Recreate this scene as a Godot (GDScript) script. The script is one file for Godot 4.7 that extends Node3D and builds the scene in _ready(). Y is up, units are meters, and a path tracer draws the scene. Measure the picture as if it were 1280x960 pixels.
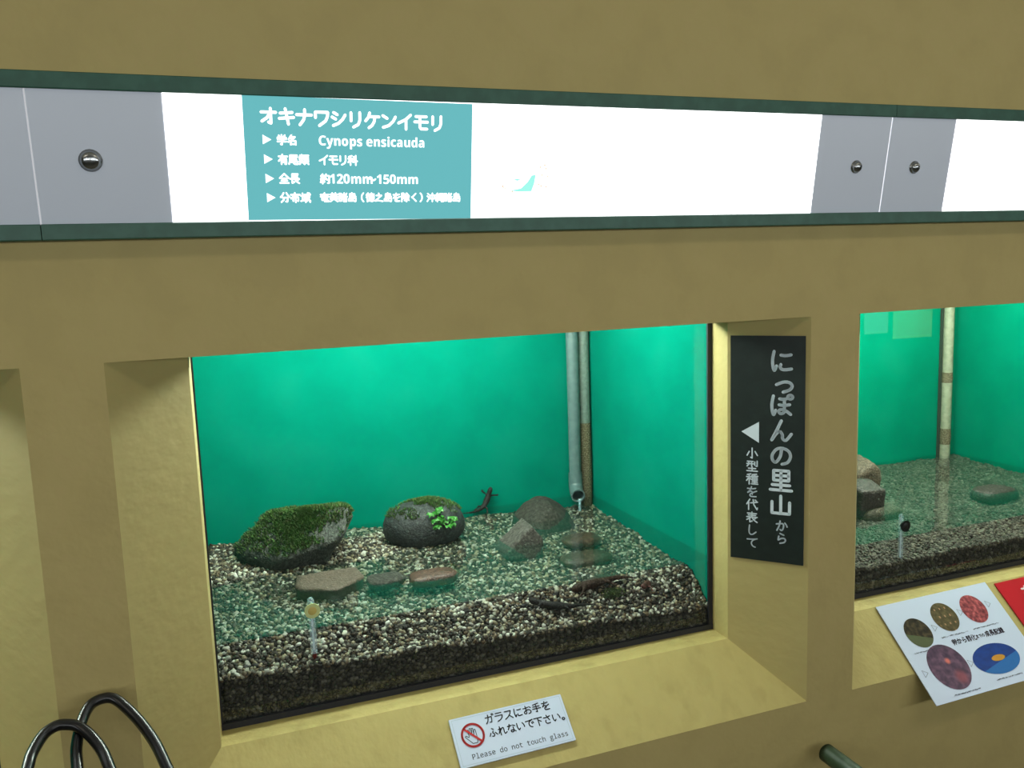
extends Node3D

# ---------------------------------------------------------------- measures (metres); wall plane is z = 0, room is z > 0
const XL := -0.104      # outer left edge of the middle recess
const XR := 0.9943      # outer right edge of the middle recess
const XLI := -0.0025    # inner left edge
const XRI := 0.8993     # inner right edge
const X2 := 1.0972      # outer left edge of the next recess
const X0 := -0.1984     # outer right edge of the previous recess
const SP := 0.0972      # splay width
const YT := 1.3958      # lintel
const YBF := 0.6986     # front foot of the sill
const YSI := 0.7927     # inner edge of the sill
const D2 := 0.1068      # depth of the splay
const DG := 0.1611      # depth of the glass
const ZB := -0.70       # back of the tanks
const YP1 := 1.7208
const ZP1 := 0.0496
const YP2 := 1.5667
const ZP2 := 0.024
const PITCH := 1.2676   # length of one light box

var rng := RandomNumberGenerator.new()
var used := {}
var pebble_mesh: ArrayMesh

# ---------------------------------------------------------------- helpers: nodes
func numbered(called: String) -> String:
	var n: int = used.get(called, 0)
	used[called] = n + 1
	return called if n == 0 else "%s_%03d" % [called, n]

func tag(o: Node, label: String, category: String, group := "", kind := "") -> Node:
	if label: o.set_meta("label", label)
	if category: o.set_meta("category", category)
	if group: o.set_meta("group", group)
	if kind: o.set_meta("kind", kind)
	return o

func thing(called: String, label: String, category: String, at := Vector3.ZERO, b := Basis.IDENTITY, group := "") -> Node3D:
	var o := Node3D.new()
	o.name = numbered(called)
	add_child(o)
	o.transform = Transform3D(b, at)
	tag(o, label, category, group)
	return o

func put(called: String, mesh: Mesh, m: Material, parent: Node = self, at := Vector3.ZERO) -> MeshInstance3D:
	var o := MeshInstance3D.new()
	o.name = numbered(called) if parent == self else called
	o.mesh = mesh
	o.material_override = m
	o.cast_shadow = GeometryInstance3D.SHADOW_CASTING_SETTING_ON
	parent.add_child(o, true)
	o.position = at
	return o

# ---------------------------------------------------------------- helpers: shapes
func begin() -> SurfaceTool:
	var st := SurfaceTool.new()
	st.begin(Mesh.PRIMITIVE_TRIANGLES)
	st.set_smooth_group(-1)
	return st

func done(st: SurfaceTool) -> ArrayMesh:
	st.generate_normals()
	return st.commit()

func tri(st: SurfaceTool, a: Vector3, b: Vector3, c: Vector3) -> void:   # anticlockwise seen from outside
	st.add_vertex(a); st.add_vertex(c); st.add_vertex(b)

func quad(st: SurfaceTool, a: Vector3, b: Vector3, c: Vector3, d: Vector3) -> void:
	tri(st, a, b, c); tri(st, a, c, d)

func ax(axis: String, p: Vector2, t: float) -> Vector3:
	if axis == "x": return Vector3(t, p.x, p.y)      # polygon in (y, z)
	if axis == "y": return Vector3(p.y, t, p.x)      # polygon in (z, x)
	return Vector3(p.x, p.y, t)                      # polygon in (x, y)

func prism(st: SurfaceTool, poly: PackedVector2Array, axis: String, lo: float, hi: float) -> void:
	if Geometry2D.is_polygon_clockwise(poly):
		poly = poly.duplicate(); poly.reverse()
	var n := poly.size()
	for i in n:
		var p := poly[i]; var r := poly[(i + 1) % n]
		quad(st, ax(axis, p, lo), ax(axis, r, lo), ax(axis, r, hi), ax(axis, p, hi))
	var t := Geometry2D.triangulate_polygon(poly)
	for i in range(0, t.size(), 3):
		var a := poly[t[i]]; var b := poly[t[i + 1]]; var c := poly[t[i + 2]]
		if (b - a).cross(c - a) < 0.0:
			var s := b; b = c; c = s
		tri(st, ax(axis, a, hi), ax(axis, b, hi), ax(axis, c, hi))
		tri(st, ax(axis, a, lo), ax(axis, c, lo), ax(axis, b, lo))

func box(st: SurfaceTool, a: Vector3, b: Vector3, chamfer := 0.0) -> void:
	if chamfer <= 0.0:
		prism(st, PackedVector2Array([Vector2(a.x, a.y), Vector2(b.x, a.y), Vector2(b.x, b.y), Vector2(a.x, b.y)]), "z", a.z, b.z)
	else:
		var c := chamfer
		prism(st, PackedVector2Array([Vector2(a.x + c, a.y), Vector2(b.x - c, a.y), Vector2(b.x, a.y + c), Vector2(b.x, b.y - c), Vector2(b.x - c, b.y), Vector2(a.x + c, b.y), Vector2(a.x, b.y - c), Vector2(a.x, a.y + c)]), "z", a.z, b.z)

func box_mesh(a: Vector3, b: Vector3, chamfer := 0.0) -> ArrayMesh:
	var st := begin(); box(st, a, b, chamfer); return done(st)

func smooth_path(pts: Array, per := 8) -> Array:
	var out := []
	for i in range(pts.size() - 1):
		var p0 = pts[maxi(i - 1, 0)]; var p1 = pts[i]; var p2 = pts[i + 1]; var p3 = pts[mini(i + 2, pts.size() - 1)]
		for k in per:
			var t := float(k) / per
			out.append(0.5 * ((2.0 * p1) + (p2 - p0) * t + (2.0 * p0 - 5.0 * p1 + 4.0 * p2 - p3) * t * t + (3.0 * p1 - p0 - 3.0 * p2 + p3) * t * t * t))
	out.append(pts[-1])
	return out

func tube(path: Array, radius, sides := 12, open_ends := false) -> ArrayMesh:   # radius: number or array along the path
	var st := SurfaceTool.new()
	st.begin(Mesh.PRIMITIVE_TRIANGLES)
	st.set_smooth_group(0)
	var rings := []
	var up := Vector3(0.123, 0.456, 0.88)
	for i in path.size():
		var d: Vector3 = (path[mini(i + 1, path.size() - 1)] - path[maxi(i - 1, 0)]).normalized()
		var u := (up - d * up.dot(d)).normalized()
		var v := d.cross(u)
		up = u
		var r: float = radius[i] if radius is Array else radius
		var ring := []
		for k in sides:
			var a := TAU * k / sides
			ring.append(path[i] + (u * cos(a) + v * sin(a)) * r)
		rings.append(ring)
	for i in range(rings.size() - 1):
		for k in sides:
			var n := (k + 1) % sides
			quad(st, rings[i][k], rings[i][n], rings[i + 1][n], rings[i + 1][k])
	if not open_ends:
		st.set_smooth_group(-1)
		for k in range(1, sides - 1):
			tri(st, rings[0][0], rings[0][k + 1], rings[0][k])
			tri(st, rings[-1][0], rings[-1][k], rings[-1][k + 1])
	return done(st)

func lathe(profile: PackedVector2Array, sides := 20) -> ArrayMesh:   # (radius, height) about z, base to tip
	var st := SurfaceTool.new()
	st.begin(Mesh.PRIMITIVE_TRIANGLES)
	st.set_smooth_group(0)
	for i in profile.size() - 1:
		var p := profile[i]; var r := profile[i + 1]
		for k in sides:
			var a := TAU * k / sides; var b := TAU * (k + 1) / sides
			quad(st, Vector3(p.x * cos(a), p.x * sin(a), p.y), Vector3(p.x * cos(b), p.x * sin(b), p.y), Vector3(r.x * cos(b), r.x * sin(b), r.y), Vector3(r.x * cos(a), r.x * sin(a), r.y))
	return done(st)

func disc(cx: float, cy: float, rx: float, ry: float, z: float, sides := 40) -> ArrayMesh:
	var st := begin()
	for k in sides:
		var a := TAU * k / sides; var b := TAU * (k + 1) / sides
		for p in [Vector2.ZERO, Vector2(cos(b), sin(b)), Vector2(cos(a), sin(a))]:
			st.set_uv(Vector2(0.5 + p.x * 0.5, 0.5 - p.y * 0.5))
			st.add_vertex(Vector3(cx + p.x * rx, cy + p.y * ry, z))
	return done(st)

# a stone: a rounded intersection of half spaces [normal, distance], roughened by noise
func stone_mesh(planes: Array, power: float, rough: float, freq: float, seed_no: int, cols := 56, rows := 36) -> ArrayMesh:
	var noise := FastNoiseLite.new()
	noise.seed = seed_no; noise.frequency = freq; noise.fractal_octaves = 4
	var pts := []
	for j in rows + 1:
		var row := []
		for i in cols:
			var th := PI * j / rows; var ph := TAU * i / cols
			var d := Vector3(sin(th) * cos(ph), cos(th), sin(th) * sin(ph))
			var s := 0.0
			for p in planes:
				var c: float = d.dot(p[0].normalized()) / p[1]
				if c > 0.0: s += pow(c, power)
			var r := pow(s, -1.0 / power)
			var q := d * r
			row.append(q + d * noise.get_noise_3dv(q * 100.0) * rough)
		pts.append(row)
	var st := SurfaceTool.new()
	st.begin(Mesh.PRIMITIVE_TRIANGLES)
	st.set_smooth_group(0)
	for j in rows:
		for i in cols:
			var n := (i + 1) % cols
			quad(st, pts[j][i], pts[j][n], pts[j + 1][n], pts[j + 1][i])
	return done(st)

# one continuous skin round tapered capsules [from, to, r0, r1], meshed as surface nets
func blob(caps: Array, cell: float, k: float) -> ArrayMesh:
	var lo := Vector3(1e9, 1e9, 1e9); var hi := -lo
	for c in caps:
		var r: float = maxf(c[2], c[3]) + 3.0 * cell
		for p in [c[0], c[1]]:
			lo = lo.min(p - Vector3.ONE * r); hi = hi.max(p + Vector3.ONE * r)
	var nx := int((hi.x - lo.x) / cell) + 2; var ny := int((hi.y - lo.y) / cell) + 2; var nz := int((hi.z - lo.z) / cell) + 2
	var f := PackedFloat32Array(); f.resize(nx * ny * nz); f.fill(1.0)
	for c in caps:
		var a: Vector3 = c[0]; var b: Vector3 = c[1]; var ra: float = c[2]; var rb: float = c[3]
		var m := maxf(ra, rb) + 3.0 * cell + k
		var l := (a.min(b) - Vector3.ONE * m - lo) / cell; var h := (a.max(b) + Vector3.ONE * m - lo) / cell
		var ab := b - a; var den := maxf(ab.length_squared(), 1e-12)
		for z in range(maxi(int(l.z), 0), mini(int(h.z) + 1, nz)):
			for y in range(maxi(int(l.y), 0), mini(int(h.y) + 1, ny)):
				for x in range(maxi(int(l.x), 0), mini(int(h.x) + 1, nx)):
					var p := lo + Vector3(x, y, z) * cell
					var t := clampf((p - a).dot(ab) / den, 0.0, 1.0)
					var d := (p - a - ab * t).length() - lerpf(ra, rb, t)
					var i := x + nx * (y + ny * z)
					var o := f[i]
					var w := maxf(k - absf(o - d), 0.0) / k
					f[i] = minf(o, d) - w * w * k * 0.25
	var verts := {}
	var st := SurfaceTool.new()
	st.begin(Mesh.PRIMITIVE_TRIANGLES)
	st.set_smooth_group(0)
	for z in nz - 1:
		for y in ny - 1:
			for x in nx - 1:
				var s := Vector3.ZERO; var n := 0
				var inside := 0
				for q in 8:
					if f[x + (q & 1) + nx * (y + ((q >> 1) & 1) + ny * (z + (q >> 2)))] < 0.0: inside += 1
				if inside == 0 or inside == 8: continue
				for e in [[0, 1], [2, 3], [4, 5], [6, 7], [0, 2], [1, 3], [4, 6], [5, 7], [0, 4], [1, 5], [2, 6], [3, 7]]:
					var u: int = e[0]; var v: int = e[1]
					var pu := Vector3(u & 1, (u >> 1) & 1, u >> 2); var pv := Vector3(v & 1, (v >> 1) & 1, v >> 2)
					var fu := f[x + int(pu.x) + nx * (y + int(pu.y) + ny * (z + int(pu.z)))]; var fv := f[x + int(pv.x) + nx * (y + int(pv.y) + ny * (z + int(pv.z)))]
					if (fu < 0.0) != (fv < 0.0):
						s += pu.lerp(pv, fu / (fu - fv)); n += 1
				verts[Vector3i(x, y, z)] = lo + (Vector3(x, y, z) + s / n) * cell
	for key in verts:
		var x: int = key.x; var y: int = key.y; var z: int = key.z
		for axis in 3:
			var e := Vector3i.ZERO; e[axis] = 1
			var u := Vector3i.ZERO; u[(axis + 1) % 3] = 1
			var v := Vector3i.ZERO; v[(axis + 2) % 3] = 1
			if not (verts.has(key - u) and verts.has(key - v) and verts.has(key - u - v)): continue
			var f0 := f[x + nx * (y + ny * z)]; var k1: Vector3i = key + e
			var f1 := f[k1.x + nx * (k1.y + ny * k1.z)]
			if (f0 < 0.0) == (f1 < 0.0): continue
			var a: Vector3 = verts[key - u - v]; var b: Vector3 = verts[key - v]; var c: Vector3 = verts[key]; var d: Vector3 = verts[key - u]
			if f0 < 0.0: quad(st, a, b, c, d)
			else: quad(st, a, d, c, b)
	return done(st)

# ---------------------------------------------------------------- helpers: materials
func mat(c: Color, rough := 0.7, spec := 0.5) -> StandardMaterial3D:
	var m := StandardMaterial3D.new()
	m.albedo_color = c
	m.roughness = rough
	m.metallic_specular = spec
	return m

func glow(c: Color, energy: float) -> StandardMaterial3D:
	var m := mat(c.darkened(0.5), 0.6, 0.2)
	m.emission_enabled = true
	m.emission = c
	m.emission_energy_multiplier = energy
	return m

func noise_tex(seed_no: int, freq: float, colors: Array, offsets: Array, size := 512, octaves := 5) -> NoiseTexture2D:
	var n := FastNoiseLite.new()
	n.seed = seed_no; n.frequency = freq; n.fractal_octaves = octaves
	var g := Gradient.new()
	g.colors = PackedColorArray(colors); g.offsets = PackedFloat32Array(offsets)
	var t := NoiseTexture2D.new()
	t.noise = n; t.width = size; t.height = size; t.seamless = true; t.color_ramp = g
	return t

func mottled(c: Color, spread: float, freq: float, scale: float, rough: float, seed_no: int, relief := 0.0, tint := Color(0, 0, 0, 0)) -> StandardMaterial3D:
	var m := mat(Color.WHITE, rough)
	var d := c.darkened(spread); var l := c.lightened(spread * 0.6)
	if tint.a > 0.0: d = tint
	m.albedo_texture = noise_tex(seed_no, freq, [d, c, l], [0.25, 0.5, 0.75])
	m.uv1_triplanar = true; m.uv1_world_triplanar = true
	m.uv1_scale = Vector3.ONE * scale
	if relief > 0.0:
		m.heightmap_enabled = true
		m.heightmap_texture = noise_tex(seed_no + 7, 0.06, [Color.BLACK, Color.WHITE], [0.2, 0.8])
		m.heightmap_scale = relief
	return m

func pane_material() -> StandardMaterial3D:
	var m := mat(Color(0.5, 0.7, 0.65, 0.005), 0.0, 0.33)
	m.transparency = BaseMaterial3D.TRANSPARENCY_ALPHA
	return m

# ---------------------------------------------------------------- helpers: lettering in strokes (x right, y down, 100 to the em)
const KANA := {
	"に": "18,10 12,45 14,78 20,92 28,72; 46,26 66,28 88,24; 46,66 44,80 58,88 90,84",
	"っ": "14,56 50,42 78,46 88,62 76,80 46,92",
	"ぽ": "16,10 10,45 12,78 18,92 26,72; 42,22 60,24 72,20; 40,48 60,50 84,46; 62,22 62,60 60,80 46,86 38,76 50,68 70,74 88,88; 86,4 95,9 95,17 86,22 77,17 77,9 86,4",
	"ん": "50,6 30,50 10,92 30,62 44,54 54,66 56,84 70,90 92,62",
	"の": "52,20 46,56 28,82 14,74 12,50 30,24 56,18 82,30 90,54 78,80 54,90",
	"か": "6,36 40,30 58,30 64,48 58,76 46,88 36,80; 36,8 28,50 10,90; 74,22 86,38 92,54",
	"ら": "36,8 52,14 66,20; 26,32 22,64 44,50 70,48 80,64 68,82 36,92",
	"を": "12,22 50,24 80,18; 46,6 34,36 14,58 36,46 52,52 52,72; 88,42 54,58 34,74 40,90 84,90",
	"し": "30,8 26,60 34,86 56,88 84,66",
	"て": "10,22 50,20 90,14 90,14 58,30 46,54 56,78 78,88",
	"で": "10,22 50,20 86,14 86,14 54,30 42,54 52,78 74,88; 72,42 80,56; 86,36 94,50",
	"お": "10,30 40,30 64,24; 38,8 38,60 36,84 20,84 14,70 36,54 66,50 86,64 80,84 58,90; 76,22 92,34",
	"ふ": "42,8 60,20; 52,36 44,50 58,66 52,86 34,84; 24,52 8,80; 72,54 92,76",
	"れ": "26,8 26,94; 8,34 30,30 30,30 8,74; 26,52 52,26 66,30 66,70 72,86 94,74",
	"な": "10,26 36,26 54,22; 34,8 26,36 10,60; 68,22 90,34; 68,42 70,76 56,90 38,84 44,70 66,72 88,88",
	"い": "14,18 14,60 26,84 40,70; 74,22 86,44 88,66",
	"さ": "12,28 50,28 84,20; 46,6 58,34 72,60; 30,56 24,76 40,90 72,88",
	"ま": "18,22 82,22; 20,42 80,42; 52,6 52,72 40,90 22,80 36,68 60,72 86,88",
	"く": "70,8 30,48 30,48 74,92",
	"。": "22,68 34,74 34,86 22,92 10,86 10,74 22,68",
	"～": "8,52 28,42 50,50 72,60 92,48",
	"（": "76,4 58,30 58,70 76,96",
	"）": "24,4 42,30 42,70 24,96",
}
const STRAIGHT := {
	"オ": "8,30 92,30; 62,8 62,92 48,86; 60,32 40,62 10,82",
	"キ": "14,32 84,26; 8,62 92,54; 44,6 60,94",
	"ナ": "6,36 94,36; 54,6 54,40 46,66 24,94",
	"ワ": "14,48 14,16 88,16 86,40 74,66 36,94",
	"シ": "20,14 42,26; 10,40 32,52; 16,90 48,76 74,52 90,26",
	"リ": "22,10 22,58; 76,8 76,52 66,78 36,94",
	"ケ": "34,6 26,32 8,54; 28,28 92,28; 66,28 62,56 48,80 28,94",
	"ン": "12,18 40,34; 14,88 50,76 78,50 92,24",
	"イ": "86,8 54,36 8,58; 56,36 56,94",
	"モ": "16,14 84,14; 8,46 92,46; 42,14 42,78 50,88 88,88",
	"ガ": "8,34 74,30 72,60 66,84 48,84; 40,8 38,40 28,70 8,92; 78,6 86,20; 90,2 98,16",
	"ラ": "20,12 82,12; 10,38 88,38 80,62 60,82 28,94",
	"ス": "14,16 80,16 68,44 42,72 8,92; 54,58 90,92",
	"学": "22,8 30,22; 48,4 52,20; 80,6 70,22; 10,44 10,28 90,28 90,44; 28,44 72,44 50,60 50,94 38,90; 8,66 92,66",
	"名": "42,4 14,44; 36,20 76,20 48,50 10,68; 34,32 54,46; 34,94 34,58 82,58 82,94; 34,88 82,88",
	"有": "8,22 92,22; 44,4 30,40 8,66; 34,96 34,44 80,44 80,94 68,94; 34,60 80,60; 34,76 80,76",
	"尾": "18,30 84,30 84,10 18,10 16,60 6,94; 76,38 30,46; 28,60 80,54; 24,76 88,70; 52,44 52,86 60,94 92,94 92,84",
	"類": "14,10 20,22; 44,8 38,22; 30,4 30,48; 6,28 54,28; 28,30 8,46; 32,32 50,44; 30,54 30,66 8,94; 6,66 54,66; 34,72 54,90; 58,10 96,10; 76,10 72,24; 62,24 92,24 92,76 62,76 62,24; 62,42 92,42; 62,58 92,58; 70,78 56,94; 84,78 96,94",
	"科": "42,6 12,16; 6,34 48,34; 28,14 28,96; 28,36 6,70; 30,42 46,58; 60,14 72,26; 56,36 68,48; 52,66 96,58; 82,4 82,96",
	"全": "6,46 50,4 94,46; 26,48 74,48; 22,68 78,68; 8,92 92,92; 50,48 50,92",
	"長": "82,6 26,6 26,52; 26,20 76,20; 26,36 76,36; 6,52 94,52; 26,52 26,92 46,82; 50,54 66,76 94,94; 84,60 66,74",
	"約": "30,4 12,24 34,40; 44,18 10,52 44,48; 38,38 48,56; 28,52 28,96; 14,66 8,84; 40,64 46,80; 64,4 52,34; 60,20 94,20 92,90 78,90; 62,44 74,60",
	"分": "36,4 24,28 6,46; 62,4 76,26 96,46; 22,50 76,50 70,90 56,88; 42,50 34,74 12,94",
	"布": "6,22 94,22; 46,4 30,38 8,60; 28,84 28,46 78,46 78,82 68,82; 52,32 52,96",
	"域": "6,34 36,34; 20,8 20,78; 4,84 38,72; 38,22 96,22; 72,4 76,50 94,94 96,80; 90,42 70,74 50,94; 86,6 94,16; 42,38 64,38 64,62 42,62 42,38; 38,80 68,74",
	"奄": "6,22 94,22; 50,4 30,28 6,44; 54,24 74,38 94,46; 22,46 78,46 78,80 22,80 22,46; 22,62 78,62; 50,40 50,94 92,94 92,84",
	"美": "32,4 40,14; 68,4 60,14; 12,18 88,18; 18,32 82,32; 6,46 94,46; 50,18 50,46; 10,66 90,66; 50,48 46,68 12,94; 52,68 90,94",
	"諸": "8,10 32,10; 4,24 38,24; 8,38 32,38; 8,50 32,50; 8,62 32,62 32,88 8,88 8,62; 44,22 84,22; 62,4 62,42; 40,42 96,42; 90,8 40,66; 56,56 86,56 86,94 56,94 56,56; 56,74 86,74",
	"島": "48,2 42,14; 24,58 24,14 78,14 78,42; 24,28 78,28; 24,42 90,42; 24,58 90,58 88,92 74,92; 12,66 12,88 60,88 60,66; 36,62 36,88",
	"徳": "28,4 8,26; 30,26 8,50; 20,42 20,96; 40,16 94,16; 66,4 66,30; 42,30 92,30 92,48 42,48 42,30; 58,30 58,48; 76,30 76,48; 40,60 94,60; 42,72 36,90; 52,70 54,90 78,92 80,82; 66,66 70,78; 86,70 94,86",
	"之": "46,6 50,18; 20,30 78,30 20,76 10,90 30,82 92,92",
	"除": "10,96 10,6 32,6 22,36 34,56 20,66; 38,36 64,4 94,36; 50,36 80,36; 42,54 90,54; 66,36 66,94 56,90; 52,64 40,84; 78,64 92,82",
	"沖": "10,8 24,20; 6,36 20,48; 6,94 26,62; 38,26 92,26 92,64 38,64 38,26; 65,4 65,96",
	"縄": "26,4 10,24 32,38; 40,18 8,52 40,48; 34,38 42,54; 24,52 24,96; 12,66 6,84; 36,64 42,80; 50,10 92,10 92,38 50,38 50,10; 50,24 92,24; 50,46 92,46 92,76 50,76 50,46; 50,60 92,60; 71,38 71,94 96,94 96,82",
	"里": "20,8 82,8 82,50 20,50 20,8; 20,29 82,29; 50,8 50,92; 14,70 86,70; 6,92 94,92",
	"山": "50,8 50,88; 12,36 12,88 88,88 88,36",
	"小": "50,6 50,92 38,86; 26,36 8,70; 74,34 94,68",
	"型": "10,10 58,10; 6,30 62,30; 24,10 20,38 8,52; 46,10 46,52; 72,12 72,42; 92,4 92,50 82,48; 20,70 80,70; 50,54 50,92; 6,92 94,92",
	"種": "40,6 10,14; 4,32 44,32; 26,12 26,96; 26,34 4,66; 28,40 42,54; 88,6 52,12; 46,24 98,24; 52,36 92,36 92,62 52,62 52,36; 52,49 92,49; 72,10 72,90; 50,76 94,76; 44,92 98,92",
	"代": "32,4 6,48; 22,28 22,96; 38,36 96,26; 60,6 66,50 92,92 96,76; 76,8 88,20",
	"表": "12,16 88,16; 20,32 80,32; 6,48 94,48; 50,4 50,48; 44,50 6,74; 32,64 32,92 52,82; 50,50 66,74 94,92; 82,56 64,68",
	"手": "80,6 18,16; 14,36 86,36; 6,58 94,58; 50,12 50,92 36,88",
	"下": "6,14 94,14; 48,14 48,94; 52,36 78,54",
	"卵": "40,6 14,16 14,66 42,56; 28,30 32,44; 44,10 40,60 16,94; 60,94 60,12 90,12 90,66 78,64; 74,32 80,46",
	"孵": "20,4 14,90; 36,4 34,94; 6,40 46,40; 14,20 40,18; 60,8 94,8; 58,20 62,30; 74,18 76,28; 92,16 86,30; 60,44 92,44 74,58 74,94 64,90; 54,70 98,70",
	"化": "34,4 6,48; 22,28 22,96; 90,20 56,50; 56,6 56,84 64,92 94,92 94,76",
	"成": "94,20 20,20 18,60 6,94; 20,44 46,44 44,72 34,72; 58,4 62,50 90,92 94,74; 86,36 60,72 40,92; 74,6 84,14",
	"記": "8,10 36,10; 4,24 42,24; 8,38 36,38; 8,50 36,50; 8,62 36,62 36,90 8,90 8,62; 52,14 90,14 90,44 54,44 54,84 62,92 96,92 96,78",
	"録": "4,34 24,4 44,26; 12,36 38,36; 8,52 42,52; 24,36 24,86; 12,60 16,76; 38,58 34,74; 4,90 44,82; 54,10 88,10 86,38; 58,24 86,24; 50,38 96,38; 72,38 72,94 62,90; 54,52 62,62; 50,86 66,72; 92,50 80,62; 76,64 96,88",
}

func stroke(st: SurfaceTool, pts: Array, w: float, z: float) -> void:   # a flat ribbon with round ends
	for i in pts.size() - 1:
		var a: Vector2 = pts[i]; var b: Vector2 = pts[i + 1]
		if a.distance_to(b) < 1e-6: continue
		var n := (b - a).normalized().orthogonal() * w * 0.5
		quad(st, Vector3(a.x + n.x, a.y + n.y, z), Vector3(a.x - n.x, a.y - n.y, z), Vector3(b.x - n.x, b.y - n.y, z), Vector3(b.x + n.x, b.y + n.y, z))
	for p in pts:
		for k in 6:
			var u := Vector2.from_angle(TAU * k / 6) * w * 0.5; var v := Vector2.from_angle(TAU * (k + 1) / 6) * w * 0.5
			tri(st, Vector3(p.x, p.y, z), Vector3(p.x + u.x, p.y + u.y, z), Vector3(p.x + v.x, p.y + v.y, z))

func write(st: SurfaceTool, text: String, at: Vector2, em: float, weight: float, z: float, step := Vector2.ZERO, squash := 1.0) -> void:   # at: top left of the first sign
	if step == Vector2.ZERO: step = Vector2(em, 0)
	for i in text.length():
		var ch := text[i]
		var o := at + step * i
		var curved: bool = KANA.has(ch)
		if not curved and not STRAIGHT.has(ch): continue
		for part in String(KANA[ch] if curved else STRAIGHT[ch]).split(";"):
			var pts := []
			for p in part.strip_edges().split(" "):
				var xy := p.split(",")
				pts.append(o + Vector2(float(xy[0]) * 0.01 * em * squash, -float(xy[1]) * 0.01 * em))
			if curved and pts.size() > 2: pts = smooth_path(pts, 5)
			stroke(st, pts, weight, z)

func latin(text: String, height: float, m: Material, parent: Node, at: Vector3, font := "Droid Sans", weight := 400) -> MeshInstance3D:
	var f := SystemFont.new()
	f.font_names = PackedStringArray([font]); f.font_weight = weight
	var t := TextMesh.new()
	t.text = text; t.font = f; t.font_size = 64; t.pixel_size = height / 64.0; t.depth = 0.0004
	t.horizontal_alignment = HORIZONTAL_ALIGNMENT_LEFT
	t.vertical_alignment = VERTICAL_ALIGNMENT_CENTER
	return put("lettering", t, m, parent, at)

# ---------------------------------------------------------------- the room
func build_light_and_camera() -> void:
	var cam := Camera3D.new()
	cam.name = "camera"
	add_child(cam)
	cam.transform = Transform3D(Basis(Vector3(0.9351328, -0.0346858, 0.3525953), Vector3(0.0801616, 0.9901025, -0.1152007), Vector3(-0.3451097, 0.1359926, 0.9286578)), Vector3(0, 1.5, 1.2))
	cam.fov = 47.95
	cam.near = 0.02; cam.far = 60.0
	cam.current = true
	var we := WorldEnvironment.new()
	we.name = "environment"
	var e := Environment.new()
	e.background_mode = Environment.BG_COLOR
	e.background_color = Color.BLACK
	e.tonemap_mode = Environment.TONE_MAPPER_LINEAR
	e.tonemap_exposure = 1.0
	e.sdfgi_enabled = true; e.ssao_enabled = true; e.ssil_enabled = true
	we.environment = e
	add_child(we)

func area(parent: Node, at: Vector3, towards: Vector3, size: Vector2, energy: float, c: Color) -> void:
	var l := AreaLight3D.new()
	l.name = "light"
	l.area_size = size
	l.light_energy = energy
	l.light_color = c
	l.shadow_enabled = true
	l.area_range = 12.0
	parent.add_child(l, true)
	var up := Vector3.RIGHT if absf(towards.normalized().dot(Vector3.UP)) > 0.9 else Vector3.UP
	l.transform = Transform3D(Basis.looking_at(towards, up), at)

const ROOM_LIGHT := 0.30
const FACING_FILL := 0.72  # frontal fill from the added boxes opposite
const STRIP_LIGHT := 0.22
const TANK_LIGHT := 0.145

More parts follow.
